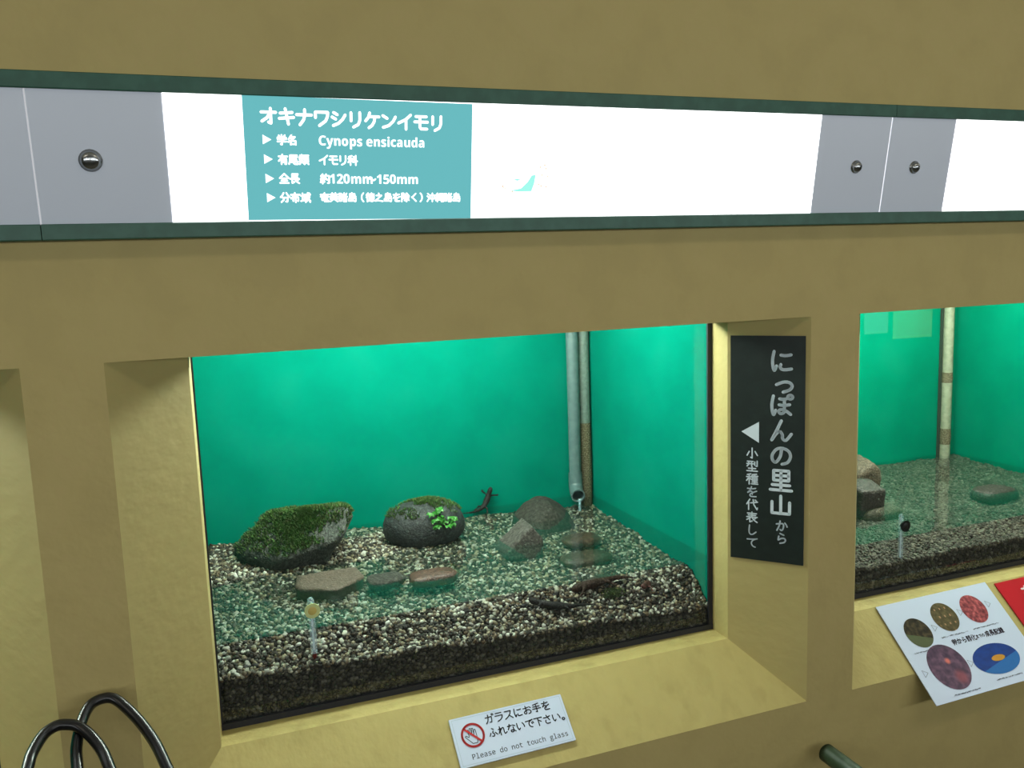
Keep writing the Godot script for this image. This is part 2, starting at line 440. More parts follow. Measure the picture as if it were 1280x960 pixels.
func build_room() -> void:
	var paint := mottled(Color(0.70, 0.636, 0.408), 0.018, 0.012, 1.3, 0.75, 11, 0.05)
	var dirty := mottled(Color(0.69, 0.63, 0.385), 0.02, 0.02, 2.3, 0.75, 23, 0.05)
	dirty.detail_enabled = true
	dirty.detail_blend_mode = BaseMaterial3D.BLEND_MODE_MUL
	dirty.detail_albedo = noise_tex(5, 0.011, [Color(0.93, 0.925, 0.90), Color.WHITE, Color.WHITE], [0.12, 0.34, 1.0])
	dirty.detail_uv_layer = BaseMaterial3D.DETAIL_UV_1
	# wall with the tank openings
	var wall := Node3D.new()
	wall.name = "wall_back"
	add_child(wall)
	tag(wall, "cream painted wall with splayed recesses around the fish tanks", "", "", "structure")
	var st := begin()
	box(st, Vector3(-3, YT, -DG - 0.012), Vector3(5, 2.6, 0))
	put("upper_wall", done(st), paint, wall)
	st = begin()
	box(st, Vector3(-3, 0, -0.9), Vector3(5, YBF, 0))
	put("lower_wall", done(st), paint, wall)
	for k in [-1, 0, 1, 2]:
		var a: float = XL + k * (X2 - XL); var w: float = [0.1, XL - X0, X2 - XR, 0.1][k + 1]
		# pier: front face between the recesses, splayed flanks
		st = begin()
		prism(st, PackedVector2Array([Vector2(0, a - w), Vector2(0, a), Vector2(-D2, a + SP + 0.0022), Vector2(-DG - 0.0012, a + SP + 0.0058), Vector2(-DG - 0.0012, a - w - 0.095), Vector2(-D2, a - w - 0.095)]), "y", YBF, YT)
		put("pier", done(st), paint, wall)
		st = begin()
		prism(st, PackedVector2Array([Vector2(YBF, 0), Vector2(YSI, -D2), Vector2(YSI, -DG), Vector2(YBF, -DG)]), "x", a + 0.001, a + (XR - XL) - 0.001)
		put("sill", done(st), dirty, wall)
	# rest of the room, behind the camera
	var plain := mottled(Color(0.30, 0.30, 0.24), 0.04, 0.012, 1.3, 0.8, 31)
	var parts := [["floor", Vector3(-3, -0.1, -0.9), Vector3(5, 0, 2.5), mottled(Color(0.36, 0.34, 0.30), 0.1, 0.03, 1.5, 0.5, 41)],
		["ceiling", Vector3(-3, 2.6, -0.9), Vector3(5, 2.7, 2.5), mat(Color(0.78, 0.77, 0.72), 0.9)],
		["wall_left", Vector3(-3.1, 0, -0.9), Vector3(-3, 2.6, 2.5), plain],
		["wall_right", Vector3(5, 0, -0.9), Vector3(5.1, 2.6, 2.5), plain],
		["wall_front", Vector3(-3, 0, 2.4), Vector3(5, 2.6, 2.5), plain]]
	for p in parts:
		tag(put(p[0], box_mesh(p[1], p[2]), p[3]), "", "", "", "structure")
	for x in [-1.2, 1.2, 3.4]:
		var t := thing("ceiling_light", "white fluorescent ceiling fitting above " + {-1.2: "the black hose", 1.2: "the newt tank", 3.4: "the far end of the aisle"}[x], "ceiling light", Vector3(x, 2.6, 1.3), Basis.IDENTITY, "ceiling lights")
		put("housing", box_mesh(Vector3(-0.62, -0.05, -0.11), Vector3(0.62, -0.001, 0.11), 0.008), mat(Color(0.9, 0.9, 0.9), 0.5), t)
		put("diffuser", box_mesh(Vector3(-0.6, -0.062, -0.095), Vector3(0.6, -0.05, 0.095), 0.004), glow(Color(1, 0.97, 0.92), 1.2), t)
		area(t, Vector3(0, -0.066, 0), Vector3.DOWN, Vector2(0.19, 1.2), ROOM_LIGHT, Color(1.0, 0.95, 0.86))

	# added for frontal light: an unseen row of light boxes across the aisle
	for x in [-2.3, -0.9, 0.5, 1.9, 3.3]:
		var o := thing("added_facing_box", "added fill light box on the opposite wall, " + {-2.3: "end one by the left wall", -0.9: "second from the left wall", 0.5: "middle one of five", 1.9: "second from the lit label panels", 3.3: "end one above the lit label panels"}[x], "light box", Vector3(x, 1.62, 2.4), Basis.IDENTITY, "added light boxes on the opposite wall")
		put("frame", box_mesh(Vector3(-0.66, -0.11, -0.04), Vector3(0.66, 0.11, -0.001), 0.004), mat(Color(0.16, 0.31, 0.25), 0.5), o)
		put("diffuser", box_mesh(Vector3(-0.6, -0.085, -0.044), Vector3(0.6, 0.085, -0.04)), glow(Color(0.97, 0.99, 1.0), 1.5), o)
		area(o, Vector3(0, 0, -0.048), Vector3(0, 0, -1), Vector2(1.2, 0.17), FACING_FILL, Color(0.97, 0.99, 1.0))

# ---------------------------------------------------------------- the light box strip
func build_strip() -> void:
	var green := mottled(Color(0.14, 0.33, 0.26), 0.05, 0.02, 3.0, 0.45, 51)
	var acrylic := mat(Color(0.80, 0.83, 0.88), 0.35)
	var metal := mat(Color(0.62, 0.63, 0.63), 0.22); metal.metallic = 1.0
	var shining := glow(Color(1, 1, 1), 2.5)
	var v := Vector3(0, YP1 - YP2, ZP1 - ZP2)
	var tall := v.length()
	v = v.normalized()
	var nrm := Vector3.RIGHT.cross(v)
	var b := Basis(Vector3.RIGHT, v, nrm)
	var words := ["light box panel left of the one with the teal newt label", "glowing light box panel holding the teal newt label sheet", "glowing light box panel right of the one with the teal label"]
	for k in 3:
		var x0 := -0.1546 + (k - 1) * PITCH
		var g0 := 0.1469; var g1 := 1.1236      # where the lamp shows, from the left end
		if k == 2: g0 = 0.139
		var t := thing("light_box", words[k], "light box", Vector3(x0, YP2, ZP2), Basis.IDENTITY, "light boxes in the green strip")
		var body := begin()
		prism(body, PackedVector2Array([Vector2(-0.017, 0.001 - ZP2), Vector2(tall * v.y + 0.017, 0.001 - ZP2), Vector2(tall * v.y + 0.017, ZP1 - ZP2 - 0.008), Vector2(0, -0.008), Vector2(-0.017, -0.008)]), "x", 0.002, PITCH - 0.002)
		put("housing", done(body), green, t)
		var tr := begin()
		prism(tr, PackedVector2Array([Vector2(tall * v.y - 0.001, 0.002 - ZP2), Vector2(tall * v.y - 0.001, ZP1 - ZP2 + 0.003), Vector2(tall * v.y, ZP1 - ZP2 + 0.004), Vector2(tall * v.y + 0.0175, ZP1 - ZP2 + 0.004), Vector2(tall * v.y + 0.0185, ZP1 - ZP2 + 0.003), Vector2(tall * v.y + 0.0185, 0.002 - ZP2)]), "x", 0.0006 if k < 2 else 0.0045, PITCH + (0.0036 if k == 1 else 0.0006))
		put("top_rail", done(tr), green, t)
		var br := begin()
		prism(br, PackedVector2Array([Vector2(-0.0181, 0.002 - ZP2), Vector2(0.001, 0.002 - ZP2), Vector2(0.001, 0.005), Vector2(0, 0.006), Vector2(-0.017, 0.006), Vector2(-0.0181, 0.005)]), "x", 0.0006, PITCH + (0.0006 if k == 1 else -0.0004))
		put("bottom_rail", done(br), green, t)
		var tilted := Node3D.new()
		tilted.name = "cover"
		t.add_child(tilted, true)
		tilted.transform = Transform3D(b, Vector3.ZERO)
		put("cover_panel", box_mesh(Vector3(0.0012, 0, -0.005), Vector3(PITCH - 0.0012, tall, 0)), acrylic, tilted)
		put("diffuser", box_mesh(Vector3(g0, 0.0005, -0.001), Vector3(g1, tall - 0.0005, 0.0006)), shining, tilted)
		put("seam_glow", box_mesh(Vector3(PITCH - 0.0009, 0, -0.004), Vector3(PITCH + 0.0009, tall, -0.0006)), glow(Color(0.97, 0.98, 1.0), 1.1 if k == 1 else 0.45), tilted)  # glowing strip stands in for lamp light leaking through the seam
		for x in [0.0615, 1.205]:
			var r := 0.0115 if x < 0.1 and k == 1 else 0.0092
			var nut := put("cap_nut", lathe(PackedVector2Array([Vector2(r * 1.15, 0), Vector2(r * 1.15, 0.001), Vector2(r, 0.0015), Vector2(r * 0.96, 0.004), Vector2(r * 0.8, 0.0065), Vector2(r * 0.5, 0.008), Vector2(0, 0.0086)])), metal, tilted, Vector3(x, 0.0756, 0))
			nut.set_meta("label", "chrome domed fixing")
		area(t, b * Vector3((g0 + g1) * 0.5, tall * 0.5, 0.004), nrm, Vector2(g1 - g0, tall * 0.95), STRIP_LIGHT, Color(0.95, 0.98, 1.0))
	# teal label on the middle box
	var sheet := thing("label_sheet", "backlit teal label sheet with white Japanese newt facts", "label", Vector3(0.0834, YP2, ZP2) + v * 0.0028 + nrm * 0.0007, b * Basis(Vector3(0, 0, 1), -0.006))
	put("sheet", box_mesh(Vector3(0, 0, 0), Vector3(0.3, 0.153, 0.0004)), glow(Color(0.39, 0.70, 0.72), 1.0), sheet)
	var ink := glow(Color(1, 1, 1), 1.6)
	st_text(sheet, ink)
	# washed out picture beside it
	var pic := thing("picture_sheet", "washed-out backlit newt picture beside the teal label", "picture", Vector3(0.386, YP2, ZP2) + v * 0.001 + nrm * 0.0007, b)
	put("sheet", box_mesh(Vector3(0, 0, 0), Vector3(0.16, 0.154, 0.0003)), glow(Color(1, 1, 1), 2.0), pic)
	var s := begin()
	var poly := PackedVector2Array([Vector2(0.055, 0.038), Vector2(0.072, 0.041), Vector2(0.082, 0.050), Vector2(0.088, 0.059), Vector2(0.094, 0.060), Vector2(0.092, 0.048), Vector2(0.088, 0.037), Vector2(0.07, 0.0365)])
	prism(s, poly, "z", 0.0002, 0.0007)
	put("print", done(s), glow(Color(0.62, 0.95, 0.9), 1.0), pic)
	s = begin()
	prism(s, PackedVector2Array([Vector2(0.06, 0.053), Vector2(0.066, 0.0545), Vector2(0.072, 0.053), Vector2(0.066, 0.0515)]), "z", 0.0002, 0.0007)
	put("print", done(s), glow(Color(0.62, 0.95, 0.9), 1.0), pic)
	s = begin()
	for p in [[0.100, 0.070], [0.107, 0.073], [0.102, 0.044], [0.110, 0.043], [0.098, 0.046], [0.112, 0.057], [0.058, 0.036], [0.044, 0.044], [0.103, 0.059], [0.109, 0.068]]:
		stroke(s, [Vector2(p[0], p[1]), Vector2(p[0] + 0.0012, p[1] + 0.0008)], 0.0017, 0.0006)
	stroke(s, [Vector2(0.044, 0.043), Vector2(0.050, 0.040)], 0.001, 0.0006)
	put("print", done(s), glow(Color(0.85, 0.72, 0.55), 1.0), pic).set_meta("kind", "stuff")

func st_text(sheet: Node3D, ink: Material) -> void:
	var s := begin()
	write(s, "オキナワシリケンイモリ", Vector2(0.0205, 0.140), 0.0212, 0.0036, 0.0008, Vector2(0.0219, -0.0003))
	put("lettering", done(s), ink, sheet)
	s = begin()
	var rows := [0.1005, 0.0765, 0.0525, 0.0285]
	for i in 4:
		var y: float = rows[i]
		var x := 0.0225 + i * 0.0006
		prism(s, PackedVector2Array([Vector2(x, y - 0.0058), Vector2(x + 0.0105, y), Vector2(x, y + 0.0058)]), "z", 0.0003, 0.0008)
	put("bullet", done(s), ink, sheet)
	s = begin()
	var e := 0.0130
	write(s, "学名", Vector2(0.0395, rows[0] + 0.0065), e, 0.0021, 0.0008)
	write(s, "有尾類", Vector2(0.040, rows[1] + 0.0065), e, 0.0021, 0.0008)
	write(s, "イモリ科", Vector2(0.0915, rows[1] + 0.0065), e, 0.0021, 0.0008, Vector2(0.0125, 0))
	write(s, "全長", Vector2(0.0405, rows[2] + 0.0065), e, 0.0021, 0.0008)
	write(s, "約", Vector2(0.092, rows[2] + 0.0065), e, 0.0021, 0.0008)
	write(s, "～", Vector2(0.1535, rows[2] + 0.0065), e, 0.0021, 0.0008)
	write(s, "分布域", Vector2(0.0405, rows[3] + 0.0065), e, 0.0021, 0.0008)
	write(s, "奄美諸島（徳之島を除く）沖縄諸島", Vector2(0.0915, rows[3] + 0.0065), 0.0122, 0.0019, 0.0008, Vector2(0.01205, 0))
	put("lettering", done(s), ink, sheet)
	latin("Cynops ensicauda", 0.0165, ink, sheet, Vector3(0.0915, rows[0], 0.0008), "Droid Sans", 700)
	latin("120mm", 0.0165, ink, sheet, Vector3(0.1045, rows[2], 0.0008), "Droid Sans", 700)
	latin("150mm", 0.0165, ink, sheet, Vector3(0.1665, rows[2], 0.0008), "Droid Sans", 700)

# ---------------------------------------------------------------- tanks
func bed_height(k: int, x: float, z: float) -> float:   # x from the tank's left side
	var d := clampf((-DG - z) / 0.54, 0.0, 1.0)
	var u := clampf(x / 0.9, 0.0, 1.0)
	var h := 0.0
	if k == 0:
		h = lerpf(lerpf(0.872, 0.838, u), lerpf(0.908, 0.886, u), smoothstep(0.0, 0.15, d))
		h += (lerpf(0.928, 0.904, u) - lerpf(0.908, 0.886, u)) * smoothstep(0.12, 1.0, d)
		h += 0.022 * smoothstep(0.38, 0.62, d) * (1.0 - smoothstep(0.52, 0.74, u)) * (1.0 - smoothstep(0.7, 1.0, d))
	else:
		h = lerpf(0.85, 0.856, u) + 0.022 * smoothstep(0.0, 0.25, d) + 0.018 * smoothstep(0.2, 1.0, d)
	return h + 0.003 * sin(x * 31.0 + z * 17.0) * sin(z * 43.0 - x * 11.0)

func build_tank(k: int, x0: float, label: String, detailed: bool, water_y: float) -> void:
	var x1 := x0 + 0.909
	var zf := -DG
	var teal := mottled(Color(0.0, 0.435, 0.36) if k < 1 else Color(0.0, 0.445, 0.34), 0.03, 0.01, 1.0, 0.9, 61)
	teal.metallic_specular = 0.08
	var t := thing("aquarium_tank", label, "fish tank", Vector3(x0, 0.76, zf), Basis.IDENTITY, "wall tanks")
	var w := x1 - x0; var h := 0.85; var dp := zf - ZB
	put("back_wall", box_mesh(Vector3(-0.012, 0, -dp - 0.012), Vector3(w + 0.012, h, -dp)), teal, t)
	put("side_wall", box_mesh(Vector3(-0.012, 0, -dp), Vector3(0, h, -0.0025)), teal, t)
	put("side_wall", box_mesh(Vector3(w, 0, -dp), Vector3(w + 0.012, h, -0.0025)), teal, t)
	put("base", box_mesh(Vector3(-0.012, -0.012, -dp - 0.012), Vector3(w + 0.012, 0.012, -0.003)), mat(Color(0.2, 0.2, 0.2), 0.7), t)
	put("hood", box_mesh(Vector3(-0.012, h, -dp - 0.012), Vector3(w + 0.012, h + 0.01, -0.013)), mat(Color(0.85, 0.85, 0.85), 0.7), t)
	# glass, held in black sealant
	var win := Node3D.new()
	win.name = "window_%d" % (k + 2)
	add_child(win)
	tag(win, "", "", "", "structure")
	win.position = Vector3(x0 + 0.005, YSI, zf)
	var ww := 0.9018
	var rubber := mat(Color(0.13, 0.14, 0.17), 0.5)
	put("pane", box_mesh(Vector3(0, 0, -0.0012), Vector3(ww, YT - YSI + 0.03, 0)), pane_material(), win)
	put("sealant", box_mesh(Vector3(0, 0, 0.0003), Vector3(ww, 0.010, 0.006)), rubber, win)
	put("sealant", box_mesh(Vector3(ww - 0.009, 0.0075, 0.0003), Vector3(ww, YT - YSI + 0.02, 0.005)), rubber, win)
	put("sealant", box_mesh(Vector3(0, 0.0075, 0.0003), Vector3(0.004, YT - YSI + 0.02, 0.003)), rubber, win)
	# lamp hidden above the lintel
	var lamp := thing("tank_lamp", "white tube lamp under the hood of " + ["the tank left of the newt tank", "the newt tank", "the tank right of the vertical sign"][k + 1], "lamp", Vector3((x0 + x1) * 0.5 - 0.05, 1.53, -0.35), Basis.IDENTITY, "tank lamps")
	put("housing", box_mesh(Vector3(-0.32, 0.0, -0.06), Vector3(0.32, 0.04, 0.06), 0.006), mat(Color(0.85, 0.85, 0.85), 0.5), lamp)
	put("tube", tube([Vector3(-0.3, -0.012, 0), Vector3(0, -0.012, 0), Vector3(0.3, -0.012, 0)], 0.012, 12), glow(Color(0.95, 1, 0.97), 2.0), lamp)
	for i in 5:
		var l := OmniLight3D.new()
		l.name = "light"
		l.light_energy = TANK_LIGHT
		l.light_color = Color(0.95, 1.0, 0.95)
		l.light_size = 0.03
		l.omni_range = 12.0
		l.omni_attenuation = 2.0
		l.shadow_enabled = true
		lamp.add_child(l, true)
		l.position = Vector3(-0.26 + 0.13 * i, -0.045, 0)
	if not detailed: return
	# gravel
	rng.seed = 100 + k
	var earth := mottled(Color(0.16, 0.15, 0.12), 0.3, 0.05, 8.0, 0.9, 71)
	var bed := Node3D.new()
	bed.name = numbered("gravel_bed")
	add_child(bed)
	tag(bed, "speckled white, brown and grey gravel bed under the mossy stones" if k == 0 else "greenish gravel bed of the tank beside the vertical sign", "gravel", "", "stuff")
	var st := SurfaceTool.new()
	st.begin(Mesh.PRIMITIVE_TRIANGLES)
	st.set_smooth_group(0)
	var nx := 60; var nz := 40
	for j in nz:
		for i in nx:
			var q := []
			for c in [[0, 0], [0, 1], [1, 1], [1, 0]]:
				var px: float = w * (i + c[0]) / nx; var pz: float = zf - 0.004 - (dp - 0.004) * (j + 1 - c[1]) / nz
				q.append(Vector3(x0 + px, bed_height(k, px, pz) - 0.006, pz))
			quad(st, q[0], q[1], q[2], q[3])
	for i in nx:
		var pa := w * i / nx; var pb := w * (i + 1) / nx
		quad(st, Vector3(x0 + pa, 0.772, zf - 0.009), Vector3(x0 + pb, 0.772, zf - 0.009), Vector3(x0 + pb, bed_height(k, pb, zf) - 0.006, zf - 0.009), Vector3(x0 + pa, bed_height(k, pa, zf) - 0.006, zf - 0.009))
	put("substrate", done(st), earth, bed).set_meta("kind", "stuff")
	var tints := [Color(0.82, 0.84, 0.66), Color(0.64, 0.65, 0.49), Color(0.96, 0.98, 0.84), Color(0.54, 0.49, 0.31), Color(0.34, 0.28, 0.18), Color(0.22, 0.16, 0.09), Color(0.06, 0.055, 0.04), Color(0.09, 0.085, 0.065), Color(0.04, 0.04, 0.035), Color(0.07, 0.07, 0.05), Color(0.13, 0.12, 0.09), Color(0.05, 0.045, 0.03), Color(0.18, 0.17, 0.13), Color(0.08, 0.06, 0.04)]
	if k == 1: tints = [Color(0.25, 0.24, 0.17), Color(0.2, 0.19, 0.13), Color(0.34, 0.32, 0.24), Color(0.12, 0.11, 0.08), Color(0.15, 0.13, 0.09), Color(0.1, 0.1, 0.07)]
	var where := []; var tint := []
	for layer in 2:
		var sp := 0.0054
		for j in int(dp / sp):
			for i in int(w / sp):
				var px := clampf((i + rng.randf()) * sp, 0.004, w - 0.004); var pz := clampf(zf - (j + rng.randf()) * sp, ZB + 0.004, zf - 0.0055)
				var r := rng.randf_range(0.0021, 0.0040)
				where.append(Transform3D(Basis.from_euler(Vector3(rng.randf() * 0.9, rng.randf() * TAU, rng.randf() * 0.9)).scaled_local(Vector3(r * rng.randf_range(0.9, 1.4), r * rng.randf_range(0.6, 0.9), r)), Vector3(x0 + px, bed_height(k, px, pz) - 0.003 * layer + rng.randf_range(-0.0015, 0.0015), pz)))
				tint.append(tints[rng.randi() % tints.size()] * rng.randf_range(0.27, 0.52))
	var front_tints := [Color(0.035, 0.034, 0.024), Color(0.05, 0.047, 0.033), Color(0.028, 0.027, 0.022), Color(0.075, 0.075, 0.055), Color(0.04, 0.05, 0.025), Color(0.14, 0.14, 0.11)]
	for i in int(w / 0.0058):     # stones pressed against the glass: dirt and algae, plus shade put into the tints
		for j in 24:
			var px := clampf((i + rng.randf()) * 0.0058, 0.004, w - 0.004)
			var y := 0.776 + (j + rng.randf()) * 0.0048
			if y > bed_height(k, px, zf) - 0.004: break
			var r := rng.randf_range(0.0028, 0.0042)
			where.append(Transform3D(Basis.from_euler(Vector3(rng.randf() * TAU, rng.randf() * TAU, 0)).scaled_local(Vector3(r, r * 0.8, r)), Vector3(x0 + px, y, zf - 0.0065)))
			tint.append(0.7 * front_tints[mini(rng.randi() % 9, 5) if rng.randf() < 0.25 else rng.randi() % 4] * rng.randf_range(0.7, 1.1))
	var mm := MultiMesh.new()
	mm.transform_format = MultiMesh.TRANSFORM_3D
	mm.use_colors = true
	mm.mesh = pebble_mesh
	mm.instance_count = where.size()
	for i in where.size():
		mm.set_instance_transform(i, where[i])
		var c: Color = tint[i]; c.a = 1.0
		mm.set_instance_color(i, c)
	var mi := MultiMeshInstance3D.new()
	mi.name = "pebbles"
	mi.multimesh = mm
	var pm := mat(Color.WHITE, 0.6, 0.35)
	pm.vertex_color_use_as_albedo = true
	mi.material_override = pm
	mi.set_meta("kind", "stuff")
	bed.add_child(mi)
	# water: a clear rippled sheet over the bed
	var ws := SurfaceTool.new()
	ws.begin(Mesh.PRIMITIVE_TRIANGLES)
	ws.set_smooth_group(0)
	var rip := FastNoiseLite.new(); rip.seed = 3; rip.frequency = 0.35; rip.fractal_octaves = 2
	for j in 60:
		for i in 90:
			var q := []
			for c in [[0, 0], [0, 1], [1, 1], [1, 0]]:
				var px: float = w * (i + c[0]) / 90.0; var pz: float = zf - 0.0016 - (dp - 0.002) * (60 - j - c[1]) / 60.0
				q.append(Vector3(x0 + px, water_y + 0.00035 * rip.get_noise_2d(px * 100, pz * 100), pz))
			quad(ws, q[0], q[1], q[2], q[3])
	var wm := mat(Color(0.10, 0.26, 0.20, 0.16), 0.03, 0.45)
	wm.transparency = BaseMaterial3D.TRANSPARENCY_ALPHA
	tag(put("water", done(ws), wm), "shallow clear water covering the gravel around the mossy stones" if k == 0 else "shallow green-looking water in the tank beside the vertical sign", "water", "", "stuff")

# ---------------------------------------------------------------- what is in the middle tank
func scatter(mesh: ArrayMesh, called: String, parent: Node3D, blade: ArrayMesh, m: Material, count: int, low: float, freq: float, cut: float, size: Vector2, tints: Array) -> void:
	var noise := FastNoiseLite.new(); noise.seed = 9; noise.frequency = freq
	var arr := mesh.surface_get_arrays(0)
	var vs: PackedVector3Array = arr[Mesh.ARRAY_VERTEX]; var ns: PackedVector3Array = arr[Mesh.ARRAY_NORMAL]
	var ix = arr[Mesh.ARRAY_INDEX]
	var total: int = (ix.size() if ix != null else vs.size()) / 3
	var where := []; var tint := []
	var tries := 0
	while where.size() < count and tries < count * 40:
		tries += 1
		var f := rng.randi() % total
		var a: int = ix[f * 3] if ix != null else f * 3; var b: int = ix[f * 3 + 1] if ix != null else f * 3 + 1; var c: int = ix[f * 3 + 2] if ix != null else f * 3 + 2
		var n := (ns[a] + ns[b] + ns[c]).normalized()
		if n.y < low + rng.randf_range(-0.12, 0.12): continue
		var u := rng.randf(); var v := rng.randf()
		if u + v > 1.0: u = 1.0 - u; v = 1.0 - v
		var p := vs[a] + (vs[b] - vs[a]) * u + (vs[c] - vs[a]) * v
		if noise.get_noise_3dv(p * 100.0) + rng.randf_range(-0.1, 0.1) < cut: continue
		var s := rng.randf_range(size.x, size.y)
		var up := (n + Vector3(rng.randf_range(-0.6, 0.6), 0.3, rng.randf_range(-0.6, 0.6))).normalized()
		var side := up.cross(Vector3(rng.randf_range(-1, 1), 0.1, rng.randf_range(-1, 1))).normalized()
		where.append(Transform3D(Basis(side * s, up * s, side.cross(up) * s), p))
		tint.append(tints[rng.randi() % tints.size()] * rng.randf_range(0.7, 1.25))
	var mm := MultiMesh.new()
	mm.transform_format = MultiMesh.TRANSFORM_3D
	mm.use_colors = true
	mm.mesh = blade
	mm.instance_count = where.size()
	for i in where.size():
		mm.set_instance_transform(i, where[i])
		var c: Color = tint[i]; c.a = 1.0
		mm.set_instance_color(i, c)
	var mi := MultiMeshInstance3D.new()
	mi.name = called
	mi.multimesh = mm
	mi.material_override = m
	mi.set_meta("kind", "stuff")
	parent.add_child(mi)

func newt(label: String, spine: Array, radius: float, m: Material, spread := 1.0, eye := true) -> void:   # spine: nose to tail tip, world positions
	var path := smooth_path(spine, 4)
	var n := path.size()
	var base: Vector3 = path[n / 3]
	var caps := []
	var profile := [0.55, 0.85, 0.98, 0.8, 0.95, 1.1, 1.15, 1.1, 0.95, 0.75, 0.62, 0.5, 0.4, 0.3, 0.18, 0.1]
	for i in n - 1:
		var a := 15.0 * i / (n - 1); var b := 15.0 * (i + 1) / (n - 1)
		var ra: float = lerpf(profile[int(a)], profile[mini(int(a) + 1, 15)], a - int(a)) * radius
		var rb: float = lerpf(profile[mini(int(b), 15)], profile[mini(int(b) + 1, 15)], b - int(b)) * radius
		caps.append([path[i] - base, path[i + 1] - base, ra, rb])
	for s: float in [-1.0, 1.0]:
		for at in [0.27, 0.55]:
			var i := int(at * (n - 1))
			var d: Vector3 = (path[i + 1] - path[i - 1]).normalized()
			var side := d.cross(Vector3.UP).normalized() * s
			if absf(d.y) > 0.7: side = d.cross(Vector3(0, 0, 1)).normalized() * s
			var p: Vector3 = path[i] - base
			var fw := -d if at < 0.4 else d
			var knee := p + side * radius * 2.1 * spread + fw * radius * 0.7
			var foot := knee + side * radius * 0.7 * spread + fw * radius * 1.0 - Vector3(0, radius * 0.75, 0)
			caps.append([p + side * radius * 0.6, knee, radius * 0.38, radius * 0.3])
			caps.append([knee, foot, radius * 0.3, radius * 0.24])
			for q in 3:
				caps.append([foot, foot + (side * 0.5 + fw * (0.2 + 0.5 * q - 0.3)).normalized() * radius * 0.8, radius * 0.2, radius * 0.12])
	var t := thing("newt", label, "newt", base)
	put("body", blob(caps, radius * 0.26, radius * 0.4), m, t)
	if eye:
		var d: Vector3 = (path[2] - path[0]).normalized()
		var side := d.cross(Vector3.UP).normalized()
		for s: float in [-1.0, 1.0]:
			var sp := SphereMesh.new(); sp.radius = radius * 0.17; sp.height = radius * 0.34; sp.radial_segments = 10; sp.rings = 6
			put("eye", sp, mat(Color(0.05, 0.045, 0.03), 0.1), t, path[1] - base + side * s * radius * 0.55 + Vector3(0, radius * 0.45, 0))

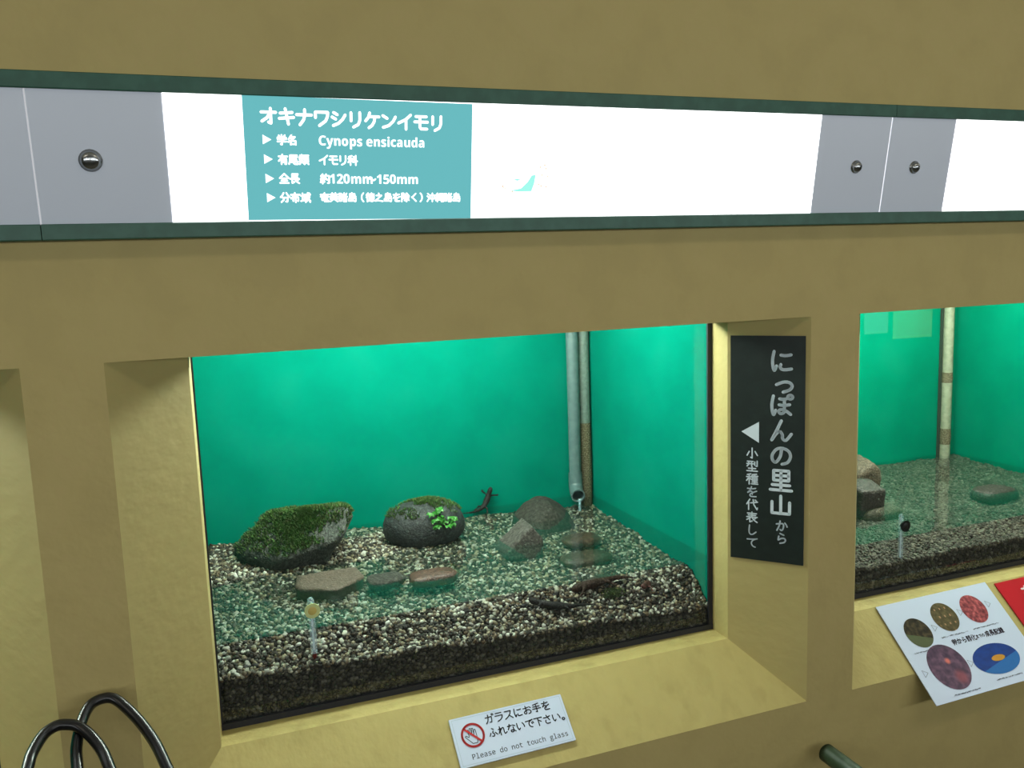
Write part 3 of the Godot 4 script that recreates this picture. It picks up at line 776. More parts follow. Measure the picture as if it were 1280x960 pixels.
func fill_tank() -> void:
	rng.seed = 42
	var grey_stone := mottled(Color(0.165, 0.18, 0.155), 0.25, 0.04, 6.0, 0.8, 81, 0.15)
	var dark_stone := mottled(Color(0.085, 0.11, 0.105), 0.25, 0.03, 6.0, 0.75, 83, 0.12)
	var brown_stone := mottled(Color(0.105, 0.105, 0.07), 0.25, 0.04, 6.0, 0.85, 85, 0.15)
	var red_stone := mottled(Color(0.23, 0.12, 0.06), 0.22, 0.03, 7.0, 0.5, 87, 0.1)
	var slate := mottled(Color(0.265, 0.22, 0.17), 0.14, 0.03, 7.0, 0.75, 89, 0.1)
	var moss_m := mat(Color.WHITE, 0.8)
	moss_m.vertex_color_use_as_albedo = true
	var bs := begin()
	for k in 3:
		var a := TAU * k / 3.0
		var s := Vector3(cos(a), 0, sin(a))
		var l := s.cross(Vector3.UP) * 0.16
		quad(bs, -l, l, s * 0.35 + Vector3(0, 0.8, 0) + l * 0.5, s * 0.3 + Vector3(0, 1.0, 0) - l * 0.3)
	var blade := done(bs)
	var greens := [Color(0.04, 0.11, 0.018), Color(0.03, 0.08, 0.015), Color(0.06, 0.135, 0.02), Color(0.06, 0.085, 0.022)]
	# big slanted boulder
	var m := stone_mesh([[Vector3(-0.30, 0.74, 0.58), 0.047], [Vector3(0.0, 1, -0.2), 0.062], [Vector3(0.05, -0.55, 0.83), 0.060], [Vector3(0.8, -0.56, 0.25), 0.058], [Vector3(0.9, 0.4, 0.0), 0.108], [Vector3(-1, -0.1, 0.1), 0.126], [Vector3(-0.66, 0.75, 0.05), 0.078], [Vector3(-0.6, -0.3, 0.74), 0.085], [Vector3(0, 0, -1), 0.07], [Vector3(0, -1, 0), 0.06]], 26.0, 0.007, 0.16, 4)
	var t := thing("boulder", "large slanted grey boulder with mossy top on the gravel", "stone", Vector3(0.182, 0.968, -0.512))
	put("stone", m, grey_stone, t)
	scatter(m, "moss", t, blade, moss_m, 6000, 0.45, 0.12, -0.22, Vector2(0.004, 0.009), greens)
	# rounded boulder with a plant
	m = stone_mesh([[Vector3(1, 0, 0), 0.086], [Vector3(-1, 0, 0), 0.086], [Vector3(0, 1, 0), 0.05], [Vector3(0, -1, 0), 0.05], [Vector3(0, 0, 1), 0.06], [Vector3(0, 0, -1), 0.06]], 2.3, 0.004, 0.1, 6)
	t = thing("boulder", "smooth dark round boulder with bright green leaves on top", "stone", Vector3(0.432, 0.964, -0.525))
	put("stone", m, dark_stone, t)
	scatter(m, "moss", t, blade, moss_m, 1500, 0.62, 0.16, 0.02, Vector2(0.003, 0.007), greens)
	var leaf_m := mat(Color(0.15, 0.42, 0.09), 0.5)
	leaf_m.backlight_enabled = true; leaf_m.backlight = Color(0.15, 0.35, 0.05)
	var plant := thing("leafy_plant", "small bright green plant with lobed leaves on the dark round boulder", "plant", Vector3(0.457, 1.000, -0.485))
	var lf := begin()
	for k in 3:
		var a := -0.9 + 0.9 * k
		var d := Vector3(sin(a), 0, cos(a)); var s := Vector3(cos(a), 0, -sin(a))
		var mid := d * 0.55 + Vector3(0, 0.12, 0)
		tri(lf, Vector3.ZERO, mid + s * 0.3, mid); tri(lf, Vector3.ZERO, mid, mid - s * 0.3)
		tri(lf, mid + s * 0.3, d + Vector3(0, -0.05, 0), mid); tri(lf, mid, d + Vector3(0, -0.05, 0), mid - s * 0.3)
	var leaf := done(lf)
	for i in 26:
		var o := put("leaf", leaf, leaf_m, plant)
		var px := rng.randf_range(-0.024, 0.022); var py := rng.randf_range(-0.028, 0.012)
		o.transform = Transform3D(Basis.from_euler(Vector3(rng.randf_range(0.2, 1.0), rng.randf_range(-1.4, 1.4), rng.randf_range(-0.4, 0.4))).scaled(Vector3.ONE * rng.randf_range(0.009, 0.014)), Vector3(px + py * -0.3, py * 0.9, -0.35 * py + rng.randf_range(0.0, 0.01) + 0.006))
	# hump at the back and its small neighbour
	m = stone_mesh([[Vector3(-0.5, 0.85, 0.2), 0.046], [Vector3(0.55, 0.8, 0.25), 0.044], [Vector3(0.1, 0.35, 0.93), 0.052], [Vector3(1, 0, 0.1), 0.07], [Vector3(-1, 0, 0.1), 0.066], [Vector3(0, 0, -1), 0.05], [Vector3(0, -1, 0), 0.05]], 5.0, 0.006, 0.15, 12)
	put("stone", m, brown_stone, thing("hump_stone", "dark brown humped stone standing against the back glass by the pipes", "stone", Vector3(0.728, 0.915, -0.575)))
	m = stone_mesh([[Vector3(-0.62, 0.75, 0.1), 0.026], [Vector3(0.8, 0.5, 0.0), 0.03], [Vector3(-0.1, 0.15, 0.97), 0.03], [Vector3(1, -0.1, 0.2), 0.036], [Vector3(-1, -0.1, 0.2), 0.052], [Vector3(0, 0, -1), 0.03], [Vector3(0, -1, 0), 0.03]], 20.0, 0.003, 0.2, 14)
	put("stone", m, mottled(Color(0.21, 0.20, 0.175), 0.25, 0.04, 6.0, 0.85, 93, 0.15), thing("pointed_stone", "small pointed grey stone rising from the water before the humped stone", "stone", Vector3(0.618, 0.930, -0.425)))
	# flat stones
	m = stone_mesh([[Vector3(0, 1, 0.08), 0.015], [Vector3(-0.45, -0.45, 0.85), 0.036], [Vector3(0.6, -0.35, 0.8), 0.040], [Vector3(-0.9, -0.3, 0.3), 0.056], [Vector3(1, 0, -0.1), 0.063], [Vector3(-1, 0, -0.2), 0.062], [Vector3(0, 0, -1), 0.04], [Vector3(0, -1, 0), 0.02]], 22.0, 0.0025, 0.25, 16)
	put("stone", m, slate, thing("slab_stone", "flat brown broken slab below the large mossy boulder", "stone", Vector3(0.207, 0.921, -0.365)))
	m = stone_mesh([[Vector3(0, 1, 0), 0.009], [Vector3(1, 0, 0), 0.034], [Vector3(-1, 0, 0), 0.034], [Vector3(0, 0, 1), 0.026], [Vector3(0, 0, -1), 0.03], [Vector3(0, -1, 0), 0.012]], 3.2, 0.003, 0.2, 18)
	put("stone", m, brown_stone, thing("flat_stone", "small wet olive stone awash just right of the broken slab", "stone", Vector3(0.305, 0.927, -0.335)))
	m = stone_mesh([[Vector3(0, 1, 0), 0.012], [Vector3(1, 0, 0), 0.045], [Vector3(-1, 0, 0), 0.045], [Vector3(0, 0, 1), 0.026], [Vector3(0, 0, -1), 0.03], [Vector3(0, -1, 0), 0.012]], 3.4, 0.003, 0.2, 20)
	put("stone", m, red_stone, thing("flat_stone", "flat reddish-brown stone awash below the round boulder", "stone", Vector3(0.392, 0.925, -0.315)))
	m = stone_mesh([[Vector3(0, 1, 0), 0.012], [Vector3(1, 0, 0), 0.042], [Vector3(-1, 0, 0), 0.042], [Vector3(0, 0, 1), 0.028], [Vector3(0, 0, -1), 0.03], [Vector3(0, -1, 0), 0.012]], 3.0, 0.002, 0.2, 22)
	put("stone", m, red_stone, thing("flat_stone", "upper of two flat reddish stones under water by the humped stone", "stone", Vector3(0.75, 0.912, -0.425)))
	m = stone_mesh([[Vector3(0, 1, 0), 0.013], [Vector3(1, 0, 0), 0.055], [Vector3(-1, 0, 0), 0.055], [Vector3(0, 0, 1), 0.034], [Vector3(0, 0, -1), 0.03], [Vector3(0, -1, 0), 0.012]], 3.0, 0.002, 0.2, 24)
	put("stone", m, mottled(Color(0.19, 0.13, 0.065), 0.2, 0.03, 7.0, 0.5, 91, 0.1), thing("flat_stone", "lower, olive-brown one of two flat stones under water", "stone", Vector3(0.722, 0.900, -0.345)))
	# newts
	var skin := mottled(Color(0.055, 0.048, 0.042), 0.3, 0.05, 12.0, 0.6, 95)
	skin.metallic_specular = 0.3
	var brown := mottled(Color(0.16, 0.10, 0.06), 0.3, 0.04, 10.0, 0.6, 97)
	brown.metallic_specular = 0.3
	newt("slim black newt lying on the front gravel behind the glass", [Vector3(0.548, 0.888, -0.222), Vector3(0.563, 0.884, -0.212), Vector3(0.587, 0.879, -0.199), Vector3(0.612, 0.877, -0.190), Vector3(0.637, 0.877, -0.184), Vector3(0.659, 0.876, -0.180)], 0.0058, skin, 0.8)
	newt("thick brown newt at the waterline behind the glass", [Vector3(0.640, 0.892, -0.225), Vector3(0.655, 0.894, -0.227), Vector3(0.68, 0.896, -0.228), Vector3(0.71, 0.899, -0.228), Vector3(0.735, 0.899, -0.226), Vector3(0.765, 0.896, -0.222)], 0.0082, brown, 0.8)
	newt("reddish-brown newt resting beside the green clump in front gravel", [Vector3(0.775, 0.882, -0.205), Vector3(0.785, 0.879, -0.212), Vector3(0.797, 0.878, -0.224), Vector3(0.806, 0.880, -0.24), Vector3(0.815, 0.882, -0.258)], 0.0055, mottled(Color(0.27, 0.12, 0.09), 0.3, 0.05, 12.0, 0.4, 99), 1.1)
	newt("small dark newt climbing the teal back wall beside the round boulder", [Vector3(0.638, 0.980, -0.686), Vector3(0.633, 0.967, -0.686), Vector3(0.626, 0.952, -0.684), Vector3(0.612, 0.938, -0.677), Vector3(0.585, 0.935, -0.662), Vector3(0.555, 0.938, -0.655)], 0.0056, skin, 1.2)
	var clump := stone_mesh([[Vector3(0, 1, 0), 0.008], [Vector3(1, 0, 0), 0.026], [Vector3(-1, 0, 0), 0.026], [Vector3(0, 0, 1), 0.014], [Vector3(0, 0, -1), 0.014], [Vector3(0, -1, 0), 0.008]], 2.2, 0.004, 0.3, 26, 28, 16)
	t = thing("algae_clump", "small dark green algae clump on the gravel between two newts", "algae", Vector3(0.715, 0.872, -0.215))
	put("mat", clump, mat(Color(0.14, 0.17, 0.07), 0.9), t)
	scatter(clump, "moss", t, blade, moss_m, 500, 0.1, 0.2, -0.5, Vector2(0.003, 0.007), [Color(0.05, 0.09, 0.025), Color(0.07, 0.10, 0.03)])
	# pipes in the back corner
	var pvc := mottled(Color(0.31, 0.40, 0.40), 0.06, 0.02, 5.0, 0.4, 101)
	var furred := mottled(Color(0.34, 0.32, 0.22), 0.35, 0.05, 9.0, 0.85, 103)
	t = thing("water_pipe", "grey plastic water pipe ending in an elbow spout", "pipe", Vector3(0.850, 0.967, -0.668))
	put("pipe", tube([Vector3(0, 0.02, 0), Vector3(0, 0.3, 0), Vector3(-0.002, 0.6, 0)], 0.0146, 16), pvc, t)
	put("elbow", tube(smooth_path([Vector3(0, 0.03, 0), Vector3(0, 0.012, 0), Vector3(-0.001, -0.002, 0.003), Vector3(-0.005, -0.012, 0.014), Vector3(-0.012, -0.018, 0.04)], 6), 0.0166, 18, true), pvc, t)
	var bore := smooth_path([Vector3(-0.012, -0.018, 0.04), Vector3(-0.005, -0.012, 0.014), Vector3(-0.001, -0.002, 0.003), Vector3(0, 0.006, 0)], 6)
	put("bore", tube(bore, 0.0142, 18, true), pvc, t)
	put("rim", tube([Vector3(-0.0118, -0.0179, 0.0393), Vector3(-0.0120, -0.0180, 0.0400)], [0.0167, 0.0141], 18, true), pvc, t)
	var trickle := mat(Color(0.8, 0.95, 1.0, 0.25), 0.05)
	trickle.transparency = BaseMaterial3D.TRANSPARENCY_ALPHA
	tag(put("water_trickle", tube([Vector3(0.8380, 0.944, -0.622), Vector3(0.8375, 0.93, -0.619), Vector3(0.8370, 0.915, -0.618)], [0.0035, 0.003, 0.004], 10), trickle), "thin trickle of water falling from the elbow spout", "water")
	t = thing("corner_pipe", "pale pipe with brown algae on its foot in the tank corner", "pipe", Vector3(0.884, 0.89, -0.682))
	put("pipe", tube([Vector3(0, 0.22, 0), Vector3(0, 0.5, 0), Vector3(0, 0.7, 0)], 0.0148, 16), mottled(Color(0.38, 0.46, 0.43), 0.1, 0.03, 6.0, 0.5, 105), t)
	put("algae_coat", tube([Vector3(0, 0.0, 0), Vector3(0, 0.03, 0), Vector3(0, 0.1, 0), Vector3(0, 0.18, 0), Vector3(0, 0.225, 0)], [0.0145, 0.0152, 0.016, 0.0155, 0.0149], 16), furred, t)
	# thermometer on a sucker
	thermometer(Vector3(0.150, 0.96, -DG - 0.0015), Color(0.78, 0.81, 0.56), Color(0.76, 0.69, 0.38), "glass thermometer on a yellow sucker stuck inside the glass", 0.955, 0.878)
	thermometer(Vector3(1.380, 0.927, -DG - 0.0015), Color(0.05, 0.05, 0.05), Color(0.03, 0.03, 0.03), "glass thermometer on a black sucker stuck inside the glass", 0.927, 0.845)

func thermometer(at: Vector3, c: Color, heart: Color, label: String, top: float, low: float) -> void:
	var t := thing("thermometer", label, "thermometer", at)
	var r := 0.0125
	var cup := put("sucker", lathe(PackedVector2Array([Vector2(r, 0), Vector2(r, -0.0012), Vector2(r * 0.75, -0.004), Vector2(r * 0.45, -0.0065), Vector2(r * 0.4, -0.011), Vector2(0, -0.012)]), 24), mat(c, 0.4), t)
	cup.set_meta("label", "round rubber sucker")
	put("sucker_face", lathe(PackedVector2Array([Vector2(0, -0.0002), Vector2(r * 0.55, -0.0003), Vector2(r * 0.98, -0.0001)]), 24), mat(c, 0.4), t)
	put("sucker_core", lathe(PackedVector2Array([Vector2(0, 0.0003), Vector2(r * 0.5, 0.0002), Vector2(r * 0.55, -0.0002)]), 24), mat(heart, 0.5), t)
	var gl := mat(Color(0.85, 0.95, 1.0, 0.22), 0.05)
	gl.transparency = BaseMaterial3D.TRANSPARENCY_ALPHA
	var y0 := low - at.y; var y1 := top - at.y + 0.02
	put("glass_tube", tube([Vector3(0, y0 + 0.006, -0.013), Vector3(0, (y0 + y1) * 0.5, -0.013), Vector3(-0.0005, y1, -0.013), Vector3(-0.0005, y1 + 0.003, -0.013)], [0.0052, 0.0052, 0.0052, 0.0025], 14), gl, t)
	put("scale", box_mesh(Vector3(-0.0016, y0 + 0.01, -0.0135), Vector3(0.0016, y1 - 0.004, -0.013)), mat(Color(0.75, 0.8, 0.82), 0.6), t)
	put("bulb", tube([Vector3(0, y0 - 0.004, -0.013), Vector3(0, y0, -0.013), Vector3(0, y0 + 0.006, -0.013)], [0.002, 0.0042, 0.003], 12), mat(Color(0.35, 0.05, 0.05), 0.3), t)

func fill_second_tank() -> void:
	var stone := mottled(Color(0.29, 0.245, 0.17), 0.25, 0.04, 6.0, 0.7, 111, 0.15)
	var dark := mottled(Color(0.16, 0.135, 0.10), 0.25, 0.04, 6.0, 0.55, 113, 0.15)
	var m := stone_mesh([[Vector3(-0.4, 0.85, 0.3), 0.05], [Vector3(0.6, 0.7, 0.2), 0.05], [Vector3(0, -0.1, 1), 0.03], [Vector3(1, 0, 0), 0.03], [Vector3(-1, -0.1, 0), 0.045], [Vector3(0, 0, -1), 0.03], [Vector3(0, -1, 0), 0.05]], 8.0, 0.004, 0.2, 30)
	put("stone", m, stone, thing("upright_stone", "upright brown stone behind the blocky one in the side tank", "stone", Vector3(1.578, 0.925, -0.50)))
	m = stone_mesh([[Vector3(0.1, 1, 0.25), 0.03], [Vector3(0.1, -0.1, 1), 0.032], [Vector3(1, 0, 0.1), 0.032], [Vector3(-1, 0, 0.1), 0.05], [Vector3(0, 0, -1), 0.03], [Vector3(0, -1, 0), 0.04]], 12.0, 0.004, 0.2, 32)
	put("stone", m, dark, thing("block_stone", "blocky dark brown stone rising from the water in the side tank", "stone", Vector3(1.482, 0.925, -0.385)))
	m = stone_mesh([[Vector3(0, 1, 0), 0.02], [Vector3(1, 0, 0), 0.06], [Vector3(-1, 0, 0), 0.06], [Vector3(0, 0, 1), 0.04], [Vector3(0, 0, -1), 0.04], [Vector3(0, -1, 0), 0.02]], 3.0, 0.003, 0.2, 34)
	put("stone", m, stone, thing("flat_stone", "flat brown stone under water at the foot of the blocky stone", "stone", Vector3(1.50, 0.885, -0.375)))
	m = stone_mesh([[Vector3(0, 1, 0), 0.018], [Vector3(1, 0, 0), 0.062], [Vector3(-1, 0, 0), 0.056], [Vector3(0, 0, 1), 0.035], [Vector3(0, 0, -1), 0.04], [Vector3(0, -1, 0), 0.02]], 3.0, 0.003, 0.2, 36)
	put("stone", m, dark, thing("flat_stone", "dark flat stone breaking the water far right of the blocky stone", "stone", Vector3(1.845, 0.893, -0.345)))
	var pvc := mottled(Color(0.52, 0.54, 0.45), 0.10, 0.02, 5.0, 0.5, 115)
	var furred := mottled(Color(0.34, 0.31, 0.21), 0.35, 0.05, 9.0, 0.85, 117)
	var t := thing("corner_pipe", "pale pipe with dark joints in the corner of the side tank", "pipe", Vector3(2.045, 0.86, -0.682))
	put("pipe", tube([Vector3(0, 0.02, 0), Vector3(0, 0.3, 0), Vector3(0, 0.72, 0)], 0.0142, 16), pvc, t)
	put("algae_coat", tube([Vector3(0, 0.078, 0), Vector3(0, 0.1, 0), Vector3(0, 0.125, 0)], [0.0142, 0.0158, 0.0144], 16), furred, t)
	put("algae_coat", tube([Vector3(0, 0.26, 0), Vector3(0, 0.27, 0), Vector3(0, 0.29, 0)], [0.0142, 0.0156, 0.0144], 16), furred, t)
	put("dark_strip", box_mesh(Vector3(-0.0158, 0.02, -0.016), Vector3(-0.0142, 0.72, -0.006)), mat(Color(0.16, 0.2, 0.16), 0.7), t)  # thin dark strip down the left side of the pipe

# ---------------------------------------------------------------- signs
func picture(called: String, seed_no: int, colors: Array, parent: Node, cx: float, cy: float, rx: float, ry: float, extra: Callable) -> void:
	var n := FastNoiseLite.new(); n.seed = seed_no; n.frequency = 0.05; n.fractal_octaves = 3
	var im := Image.create(96, 96, false, Image.FORMAT_RGB8)
	for y in 96:
		for x in 96:
			var f := n.get_noise_2d(x, y) * 0.8 + 0.5
			var c: Color = colors[0].lerp(colors[1], clampf(f, 0, 1))
			im.set_pixel(x, y, extra.call(c, (x - 48.0) / 48.0, (48.0 - y) / 48.0))
	var m := mat(Color.WHITE, 0.35)
	m.albedo_texture = ImageTexture.create_from_image(im)
	put(called, disc(cx, cy, rx, ry, 0.0019), m, parent)

func build_signs() -> void:
	var paper := mat(Color(0.79, 0.835, 0.91), 0.35)
	var black := mat(Color(0.10, 0.11, 0.12), 0.6)
	var slope := Vector3(0, -0.661, 0.751); var out := Vector3(0, 0.751, 0.661)
	var lie := Basis(Vector3.RIGHT, -slope, out)
	var foot := Vector3(0, YSI, -D2)
	# do not touch the glass
	var t := thing("notice_board", "white notice with a crossed-out hand lying on the sill", "sign", foot + Vector3(0.3447, 0, 0) + slope * 0.1155 + out * 0.0015, lie * Basis(Vector3(0, 0, 1), 0.010))
	put("board", box_mesh(Vector3(0, 0, 0), Vector3(0.199, 0.079, 0.003), 0.001), paper, t)
	var z := 0.0034
	var s := begin()
	for r in [Rect2(0.004, 0.003, 0.191, 0.073)]:
		stroke(s, [r.position, r.position + Vector2(r.size.x, 0), r.end, r.position + Vector2(0, r.size.y), r.position], 0.0006, z)
	put("border", done(s), mat(Color(0.66, 0.73, 0.77), 0.5), t)
	s = begin()
	var c := Vector2(0.0325, 0.0465)
	var ring := []
	for k in 33: ring.append(c + Vector2.from_angle(TAU * k / 32) * 0.0180)
	stroke(s, ring, 0.0036, z + 0.0004)
	stroke(s, [c + Vector2(-0.0126, 0.0126), c + Vector2(0.0126, -0.0126)], 0.0034, z + 0.0004)
	put("prohibition_ring", done(s), mat(Color(0.72, 0.13, 0.14), 0.5), t)
	s = begin()
	var hand := [Vector2(-2, -9), Vector2(-4, -6.5), Vector2(-9.2, -0.5), Vector2(-8.2, 0.8), Vector2(-5, -1.5), Vector2(-4.4, -0.6), Vector2(-5.2, 6.4), Vector2(-4, 7), Vector2(-2.9, 1), Vector2(-2.6, 8), Vector2(-1.2, 8.2), Vector2(-0.7, 1.2), Vector2(0.2, 8), Vector2(1.6, 7.7), Vector2(1.3, 0.6), Vector2(2.9, 6.2), Vector2(4.2, 5.7), Vector2(4.4, -4), Vector2(3.4, -9), Vector2(-2, -9)]
	var hp := []
	for p in hand: hp.append(c + p * 0.00142)
	stroke(s, hp, 0.0011, z)
	write(s, "ガラスにお手を", Vector2(0.0585, 0.0738), 0.0162, 0.0018, z, Vector2(0.0167, 0))
	write(s, "ふれないで下さい。", Vector2(0.0585, 0.0510), 0.0160, 0.0018, z, Vector2(0.0160, 0))
	put("lettering", done(s), black, t)
	latin("Please do not touch glass", 0.0112, black, t, Vector3(0.0215, 0.0135, 0.0031), "Droid Sans Mono")
	# A4 sheet with five round pictures on the sill of the next tank
	t = thing("picture_poster", "white poster with five round photographs on the sill", "poster", foot + Vector3(1.2495, 0, 0) + slope * 0.208 + out * 0.0025, lie * Basis(Vector3(0, 0, 1), 0.012))
	put("sheet", box_mesh(Vector3(0, 0, 0), Vector3(0.297, 0.206, 0.0015)), paper, t)
	picture("photograph", 1, [Color(0.10, 0.09, 0.07), Color(0.34, 0.30, 0.20)], t, 0.0595, 0.137, 0.031, 0.031, func(k: Color, x: float, y: float): return k.lerp(Color(0.34, 0.38, 0.26), 0.9) if y + 0.35 * x < -0.25 else k)
	picture("photograph", 2, [Color(0.27, 0.25, 0.16), Color(0.42, 0.37, 0.25)], t, 0.143, 0.155, 0.031, 0.031, func(k: Color, x: float, y: float): return Color(0.72, 0.55, 0.42) if fposmod(x * 2.3 + 0.3 * y, 1.0) < 0.22 and fposmod(y * 1.9, 1.0) < 0.24 and absf(x) < 0.75 else k)
	picture("photograph", 3, [Color(0.36, 0.14, 0.17), Color(0.80, 0.42, 0.42)], t, 0.224, 0.157, 0.031, 0.031, func(k: Color, _x: float, _y: float): return k)
	picture("photograph", 4, [Color(0.25, 0.19, 0.27), Color(0.46, 0.34, 0.42)], t, 0.079, 0.061, 0.0455, 0.0455, func(k: Color, x: float, y: float): return k.lerp(Color(0.85, 0.45, 0.40), clampf(1.6 - Vector2(x - 0.1, y - 0.25).length() * 9.0, 0.0, 1.0)).lerp(Color(0.66, 0.32, 0.34), clampf(1.0 - Vector2(x - 0.3, y + 0.5).length() * 2.5, 0.0, 0.6)))
	picture("photograph", 5, [Color(0.05, 0.20, 0.47), Color(0.06, 0.25, 0.55)], t, 0.1975, 0.053, 0.0585, 0.0305, func(k: Color, x: float, y: float): return Color(0.78, 0.55, 0.18) if Vector2((x - 0.08) / 0.30, (y - 0.02) / 0.2).length() < 1.0 else (k.lerp(Color(0.16, 0.47, 0.72), 0.75) if y < 0.22 * x - 0.25 + 0.2 * x else k))
	s = begin()
	write(s, "卵から孵化", Vector2(0.121, 0.1085), 0.0122, 0.0017, 0.0019, Vector2(0.0126, 0))
	write(s, "までの", Vector2(0.184, 0.106), 0.0075, 0.0011, 0.0019, Vector2(0.0078, 0))
	write(s, "成長記録", Vector2(0.209, 0.1085), 0.0122, 0.0017, 0.0019, Vector2(0.0126, 0))
	put("lettering", done(s), mat(Color(0.16, 0.12, 0.17), 0.6), t)
	s = begin()
	for a in [[0.099, 0.139], [0.182, 0.157], [0.262, 0.160], [0.014, 0.060], [0.128, 0.057]]:
		stroke(s, [Vector2(a[0], a[1] - 0.007), Vector2(a[0] + 0.011, a[1]), Vector2(a[0], a[1] + 0.007), Vector2(a[0], a[1] - 0.007)], 0.0007, 0.0019)
	for a in [[0.022, 0.1], [0.105, 0.1165], [0.19, 0.118], [0.05, 0.0085], [0.165, 0.0145]]:
		rng.seed = 7 + int(a[0] * 1000)
		var x: float = a[0]
		while x < a[0] + 0.068:     # captions too small to read: rows of fine ticks
			var w := rng.randf_range(0.0012, 0.0032)
			stroke(s, [Vector2(x, a[1] + rng.randf_range(-0.0008, 0.0008)), Vector2(x + w, a[1] + rng.randf_range(-0.0008, 0.0008))], rng.randf_range(0.0006, 0.0022), 0.0019)
			x += w + 0.0012
	put("print", done(s), mat(Color(0.40, 0.42, 0.46), 0.6), t)
	# red card at the edge of the view
	t = thing("red_card", "red card with white letters on the sill beside the poster", "sign", foot + Vector3(1.566, 0, 0) + slope * 0.132 + out * 0.002, lie * Basis(Vector3(0, 0, 1), 0.010))
	put("card", box_mesh(Vector3(0, 0, 0), Vector3(0.087, 0.126, 0.002)), mat(Color(0.72, 0.08, 0.14), 0.4), t)
	s = begin()
	write(s, "オ", Vector2(0.056, 0.108), 0.021, 0.0042, 0.0024)
	put("lettering", done(s), mat(Color(0.86, 0.86, 0.86), 0.5), t)
	# vertical sign on the right-hand splay
	var along := Vector3(0.665, 0, 0.747); var face := Vector3(-0.747, 0, 0.665)
	t = thing("vertical_sign", "dark vertical sign with white Japanese letters beside the tank", "sign", Vector3(XRI, 0.954, -D2) + along * 0.0062 + face * 0.0008, Basis(along, Vector3.UP, face))
	put("board", box_mesh(Vector3(0, 0, 0), Vector3(0.1285, 0.409, 0.0022)), mottled(Color(0.075, 0.125, 0.11), 0.04, 0.02, 4.0, 0.45, 121), t)
	z = 0.0026
	s = begin()
	var y := 0.386
	for a in [["に", 0.041, 0.0425], ["っ", 0.036, 0.036], ["ぽ", 0.041, 0.0455], ["ん", 0.041, 0.0445], ["の", 0.040, 0.0445], ["里", 0.042, 0.046], ["山", 0.040, 0.0445]]:
		write(s, a[0], Vector2(0.089 - a[1] * 0.5 + (0.004 if a[0] == "っ" else 0.0), y), a[1], 0.0054, z)
		y -= a[2]
	for a in [["か", 0.023], ["ら", 0.023]]:
		write(s, a[0], Vector2(0.091 - 0.0105, y - 0.003), 0.0215, 0.0028, z)
		y -= a[1]
	y = 0.2085
	for ch in "小型種を代表して":
		write(s, ch, Vector2(0.0385 - 0.0105, y), 0.0212, 0.0024, z)
		y -= 0.0237
	prism(s, PackedVector2Array([Vector2(0.0195, 0.2365), Vector2(0.0505, 0.2175), Vector2(0.0505, 0.2555)]), "z", z - 0.0004, z)
	put("lettering", done(s), mat(Color(0.82, 0.86, 0.89), 0.6), t)

# ---------------------------------------------------------------- loose things in front of the wall
func leg(p: Vector3, d: Vector3, q: Vector3, backwards: bool) -> Array:   # hose from p, leaving along d, down to q on the floor
	var out := []
	for t: float in [0.04, 0.09, 0.15, 0.23, 0.33, 0.45, 0.6, 0.75, 0.9, 1.0]:
		out.append(p.bezier_interpolate(p + d * 0.25, q + Vector3(0, 0.35, 0), q, t))
	if backwards: out.reverse()
	return out

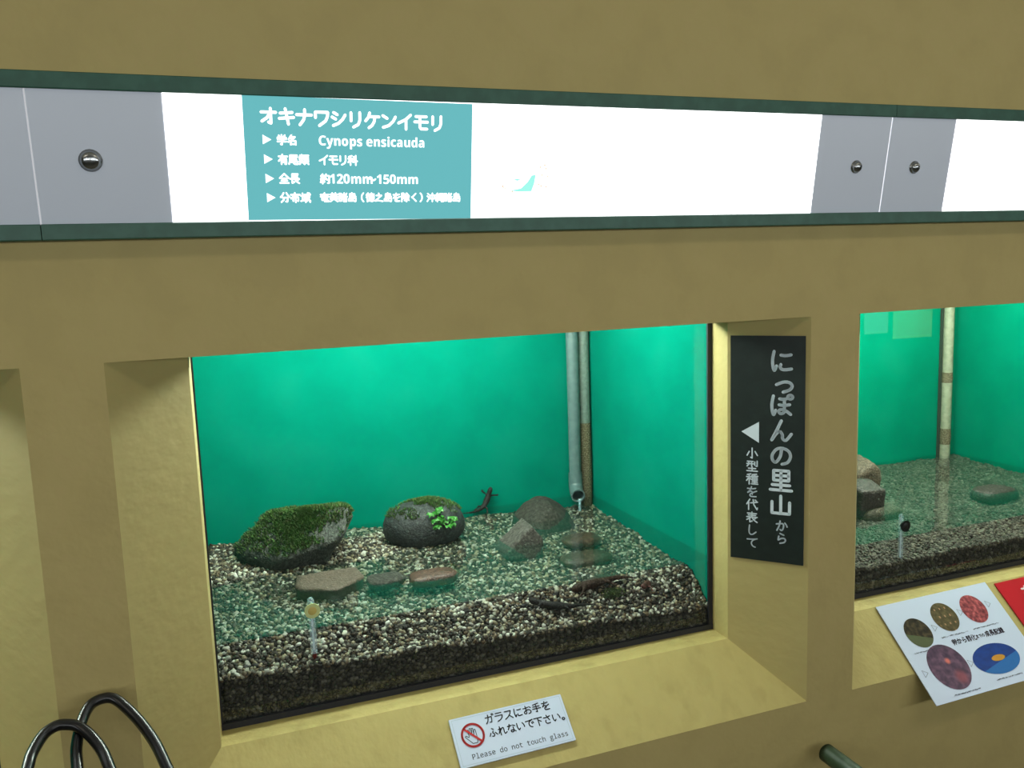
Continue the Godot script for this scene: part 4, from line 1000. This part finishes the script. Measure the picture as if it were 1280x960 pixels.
func build_front() -> void:
	var rubber := mat(Color(0.045, 0.045, 0.05), 0.28)
	var loops := [[[34.7, 960], [40, 942], [54, 919], [69, 908], [82.5, 905.7], [97.5, 908], [112.5, 919], [127.5, 938], [137, 960]],
		[[96.6, 960], [95.6, 934], [102, 902.5], [112.5, 882], [127.5, 873.4], [142.5, 873.4], [159, 885.6], [178, 906], [195, 930.6], [209, 960]]]
	var b := Basis(Vector3(0.9351328, -0.0346858, 0.3525953), Vector3(0.0801616, 0.9901025, -0.1152007), Vector3(-0.3451097, 0.1359926, 0.9286578))
	var eye := Vector3(0, 1.5, 1.2)
	var path := []
	var knee := 0
	for n in 2:
		var top: float = 905.0 if n == 0 else 872.0
		for i in loops[n].size():
			var p: Array = loops[n][i]
			var d := b * Vector3((p[0] - 640.0) / 1079.26, (480.0 - p[1]) / 1079.26, -1.0)
			var lean: float = (0.075 if n == 0 else 0.03) + (p[1] - top) * 0.0010 + (0.05 if n == 1 and i < 3 else 0.0) * 0.0
			path.append(eye + d * ((lean - eye.z) / d.z))
		if n == 0:
			path = leg(path[0], (path[0] - path[1]).normalized(), Vector3(-0.34, 0.012, 0.36), true) + path
			path += leg(path[-1], (path[-1] - path[-2]).normalized(), Vector3(-0.12, 0.012, 0.34), false)
			knee = path.size()
		else:
			var rise := leg(path[knee], (path[knee] - path[knee + 1]).normalized(), Vector3(-0.20, 0.012, 0.34), true)
			path = path.slice(0, knee) + rise + path.slice(knee)
			path += leg(path[-1], (path[-1] - path[-2]).normalized(), Vector3(0.05, 0.012, 0.30), false)
	tag(put("rubber_hose", tube(smooth_path(path, 8), 0.0068, 14), rubber), "black rubber hose rising in two loops beside the tank recess", "hose")
	var green := mottled(Color(0.15, 0.23, 0.15), 0.08, 0.03, 4.0, 0.45, 131)
	var t := thing("handrail", "dark green round handrail standing out from the wall", "handrail", Vector3(1.018, 0.607, 0.03))
	put("rail", tube(smooth_path([Vector3(0, 0, 0.0), Vector3(0, 0, 0.004), Vector3(0, 0, 0.1), Vector3(0, 0, 0.6), Vector3(0, 0, 0.66), Vector3(0, -0.04, 0.7), Vector3(0, -0.1, 0.7), Vector3(0, -0.604, 0.7)], 5), 0.0165, 18), green, t)
	# lit labels on the opposite wall, seen mirrored in the side tank's glass
	for a in [[3.60, 3.77, 1.04, 1.16, Color(0.85, 0.95, 1.0), "small lit white label panel on the opposite wall"], [3.81, 4.10, 1.0, 1.16, Color(0.9, 1.0, 0.6), "lit yellowish label panel on the opposite wall"]]:
		t = thing("lit_panel", a[5], "light box", Vector3(a[0], a[2], 2.4))
		put("frame", box_mesh(Vector3(-0.01, -0.01, -0.025), Vector3(a[1] - a[0] + 0.01, a[3] - a[2] + 0.01, -0.001)), mat(Color(0.2, 0.3, 0.25), 0.5), t)
		put("diffuser", box_mesh(Vector3(0, 0, -0.028), Vector3(a[1] - a[0], a[3] - a[2], -0.024)), glow(a[4], 1.5), t)

func _ready() -> void:
	build_light_and_camera()
	pebble_mesh = stone_mesh([[Vector3(1, 0.1, 0), 1.0], [Vector3(-1, 0, 0.2), 1.0], [Vector3(0, 1, 0.1), 1.0], [Vector3(0.1, -1, 0), 1.0], [Vector3(0, 0.2, 1), 1.0], [Vector3(0.2, 0, -1), 1.0]], 4.5, 0.0, 0.1, 1, 9, 6)
	build_room()
	build_strip()
	build_tank(-1, X0 - SP - 0.005 - 0.903, "dim wall tank in the recess left of the newt tank", false, 0.93)
	build_tank(0, XLI - 0.005, "teal-walled newt tank set into the cream wall", true, 0.931)
	build_tank(1, X2 + SP - 0.003 - 0.005, "teal-walled tank right of the vertical sign", true, 0.905)
	fill_tank()
	fill_second_tank()
	build_signs()
	build_front()
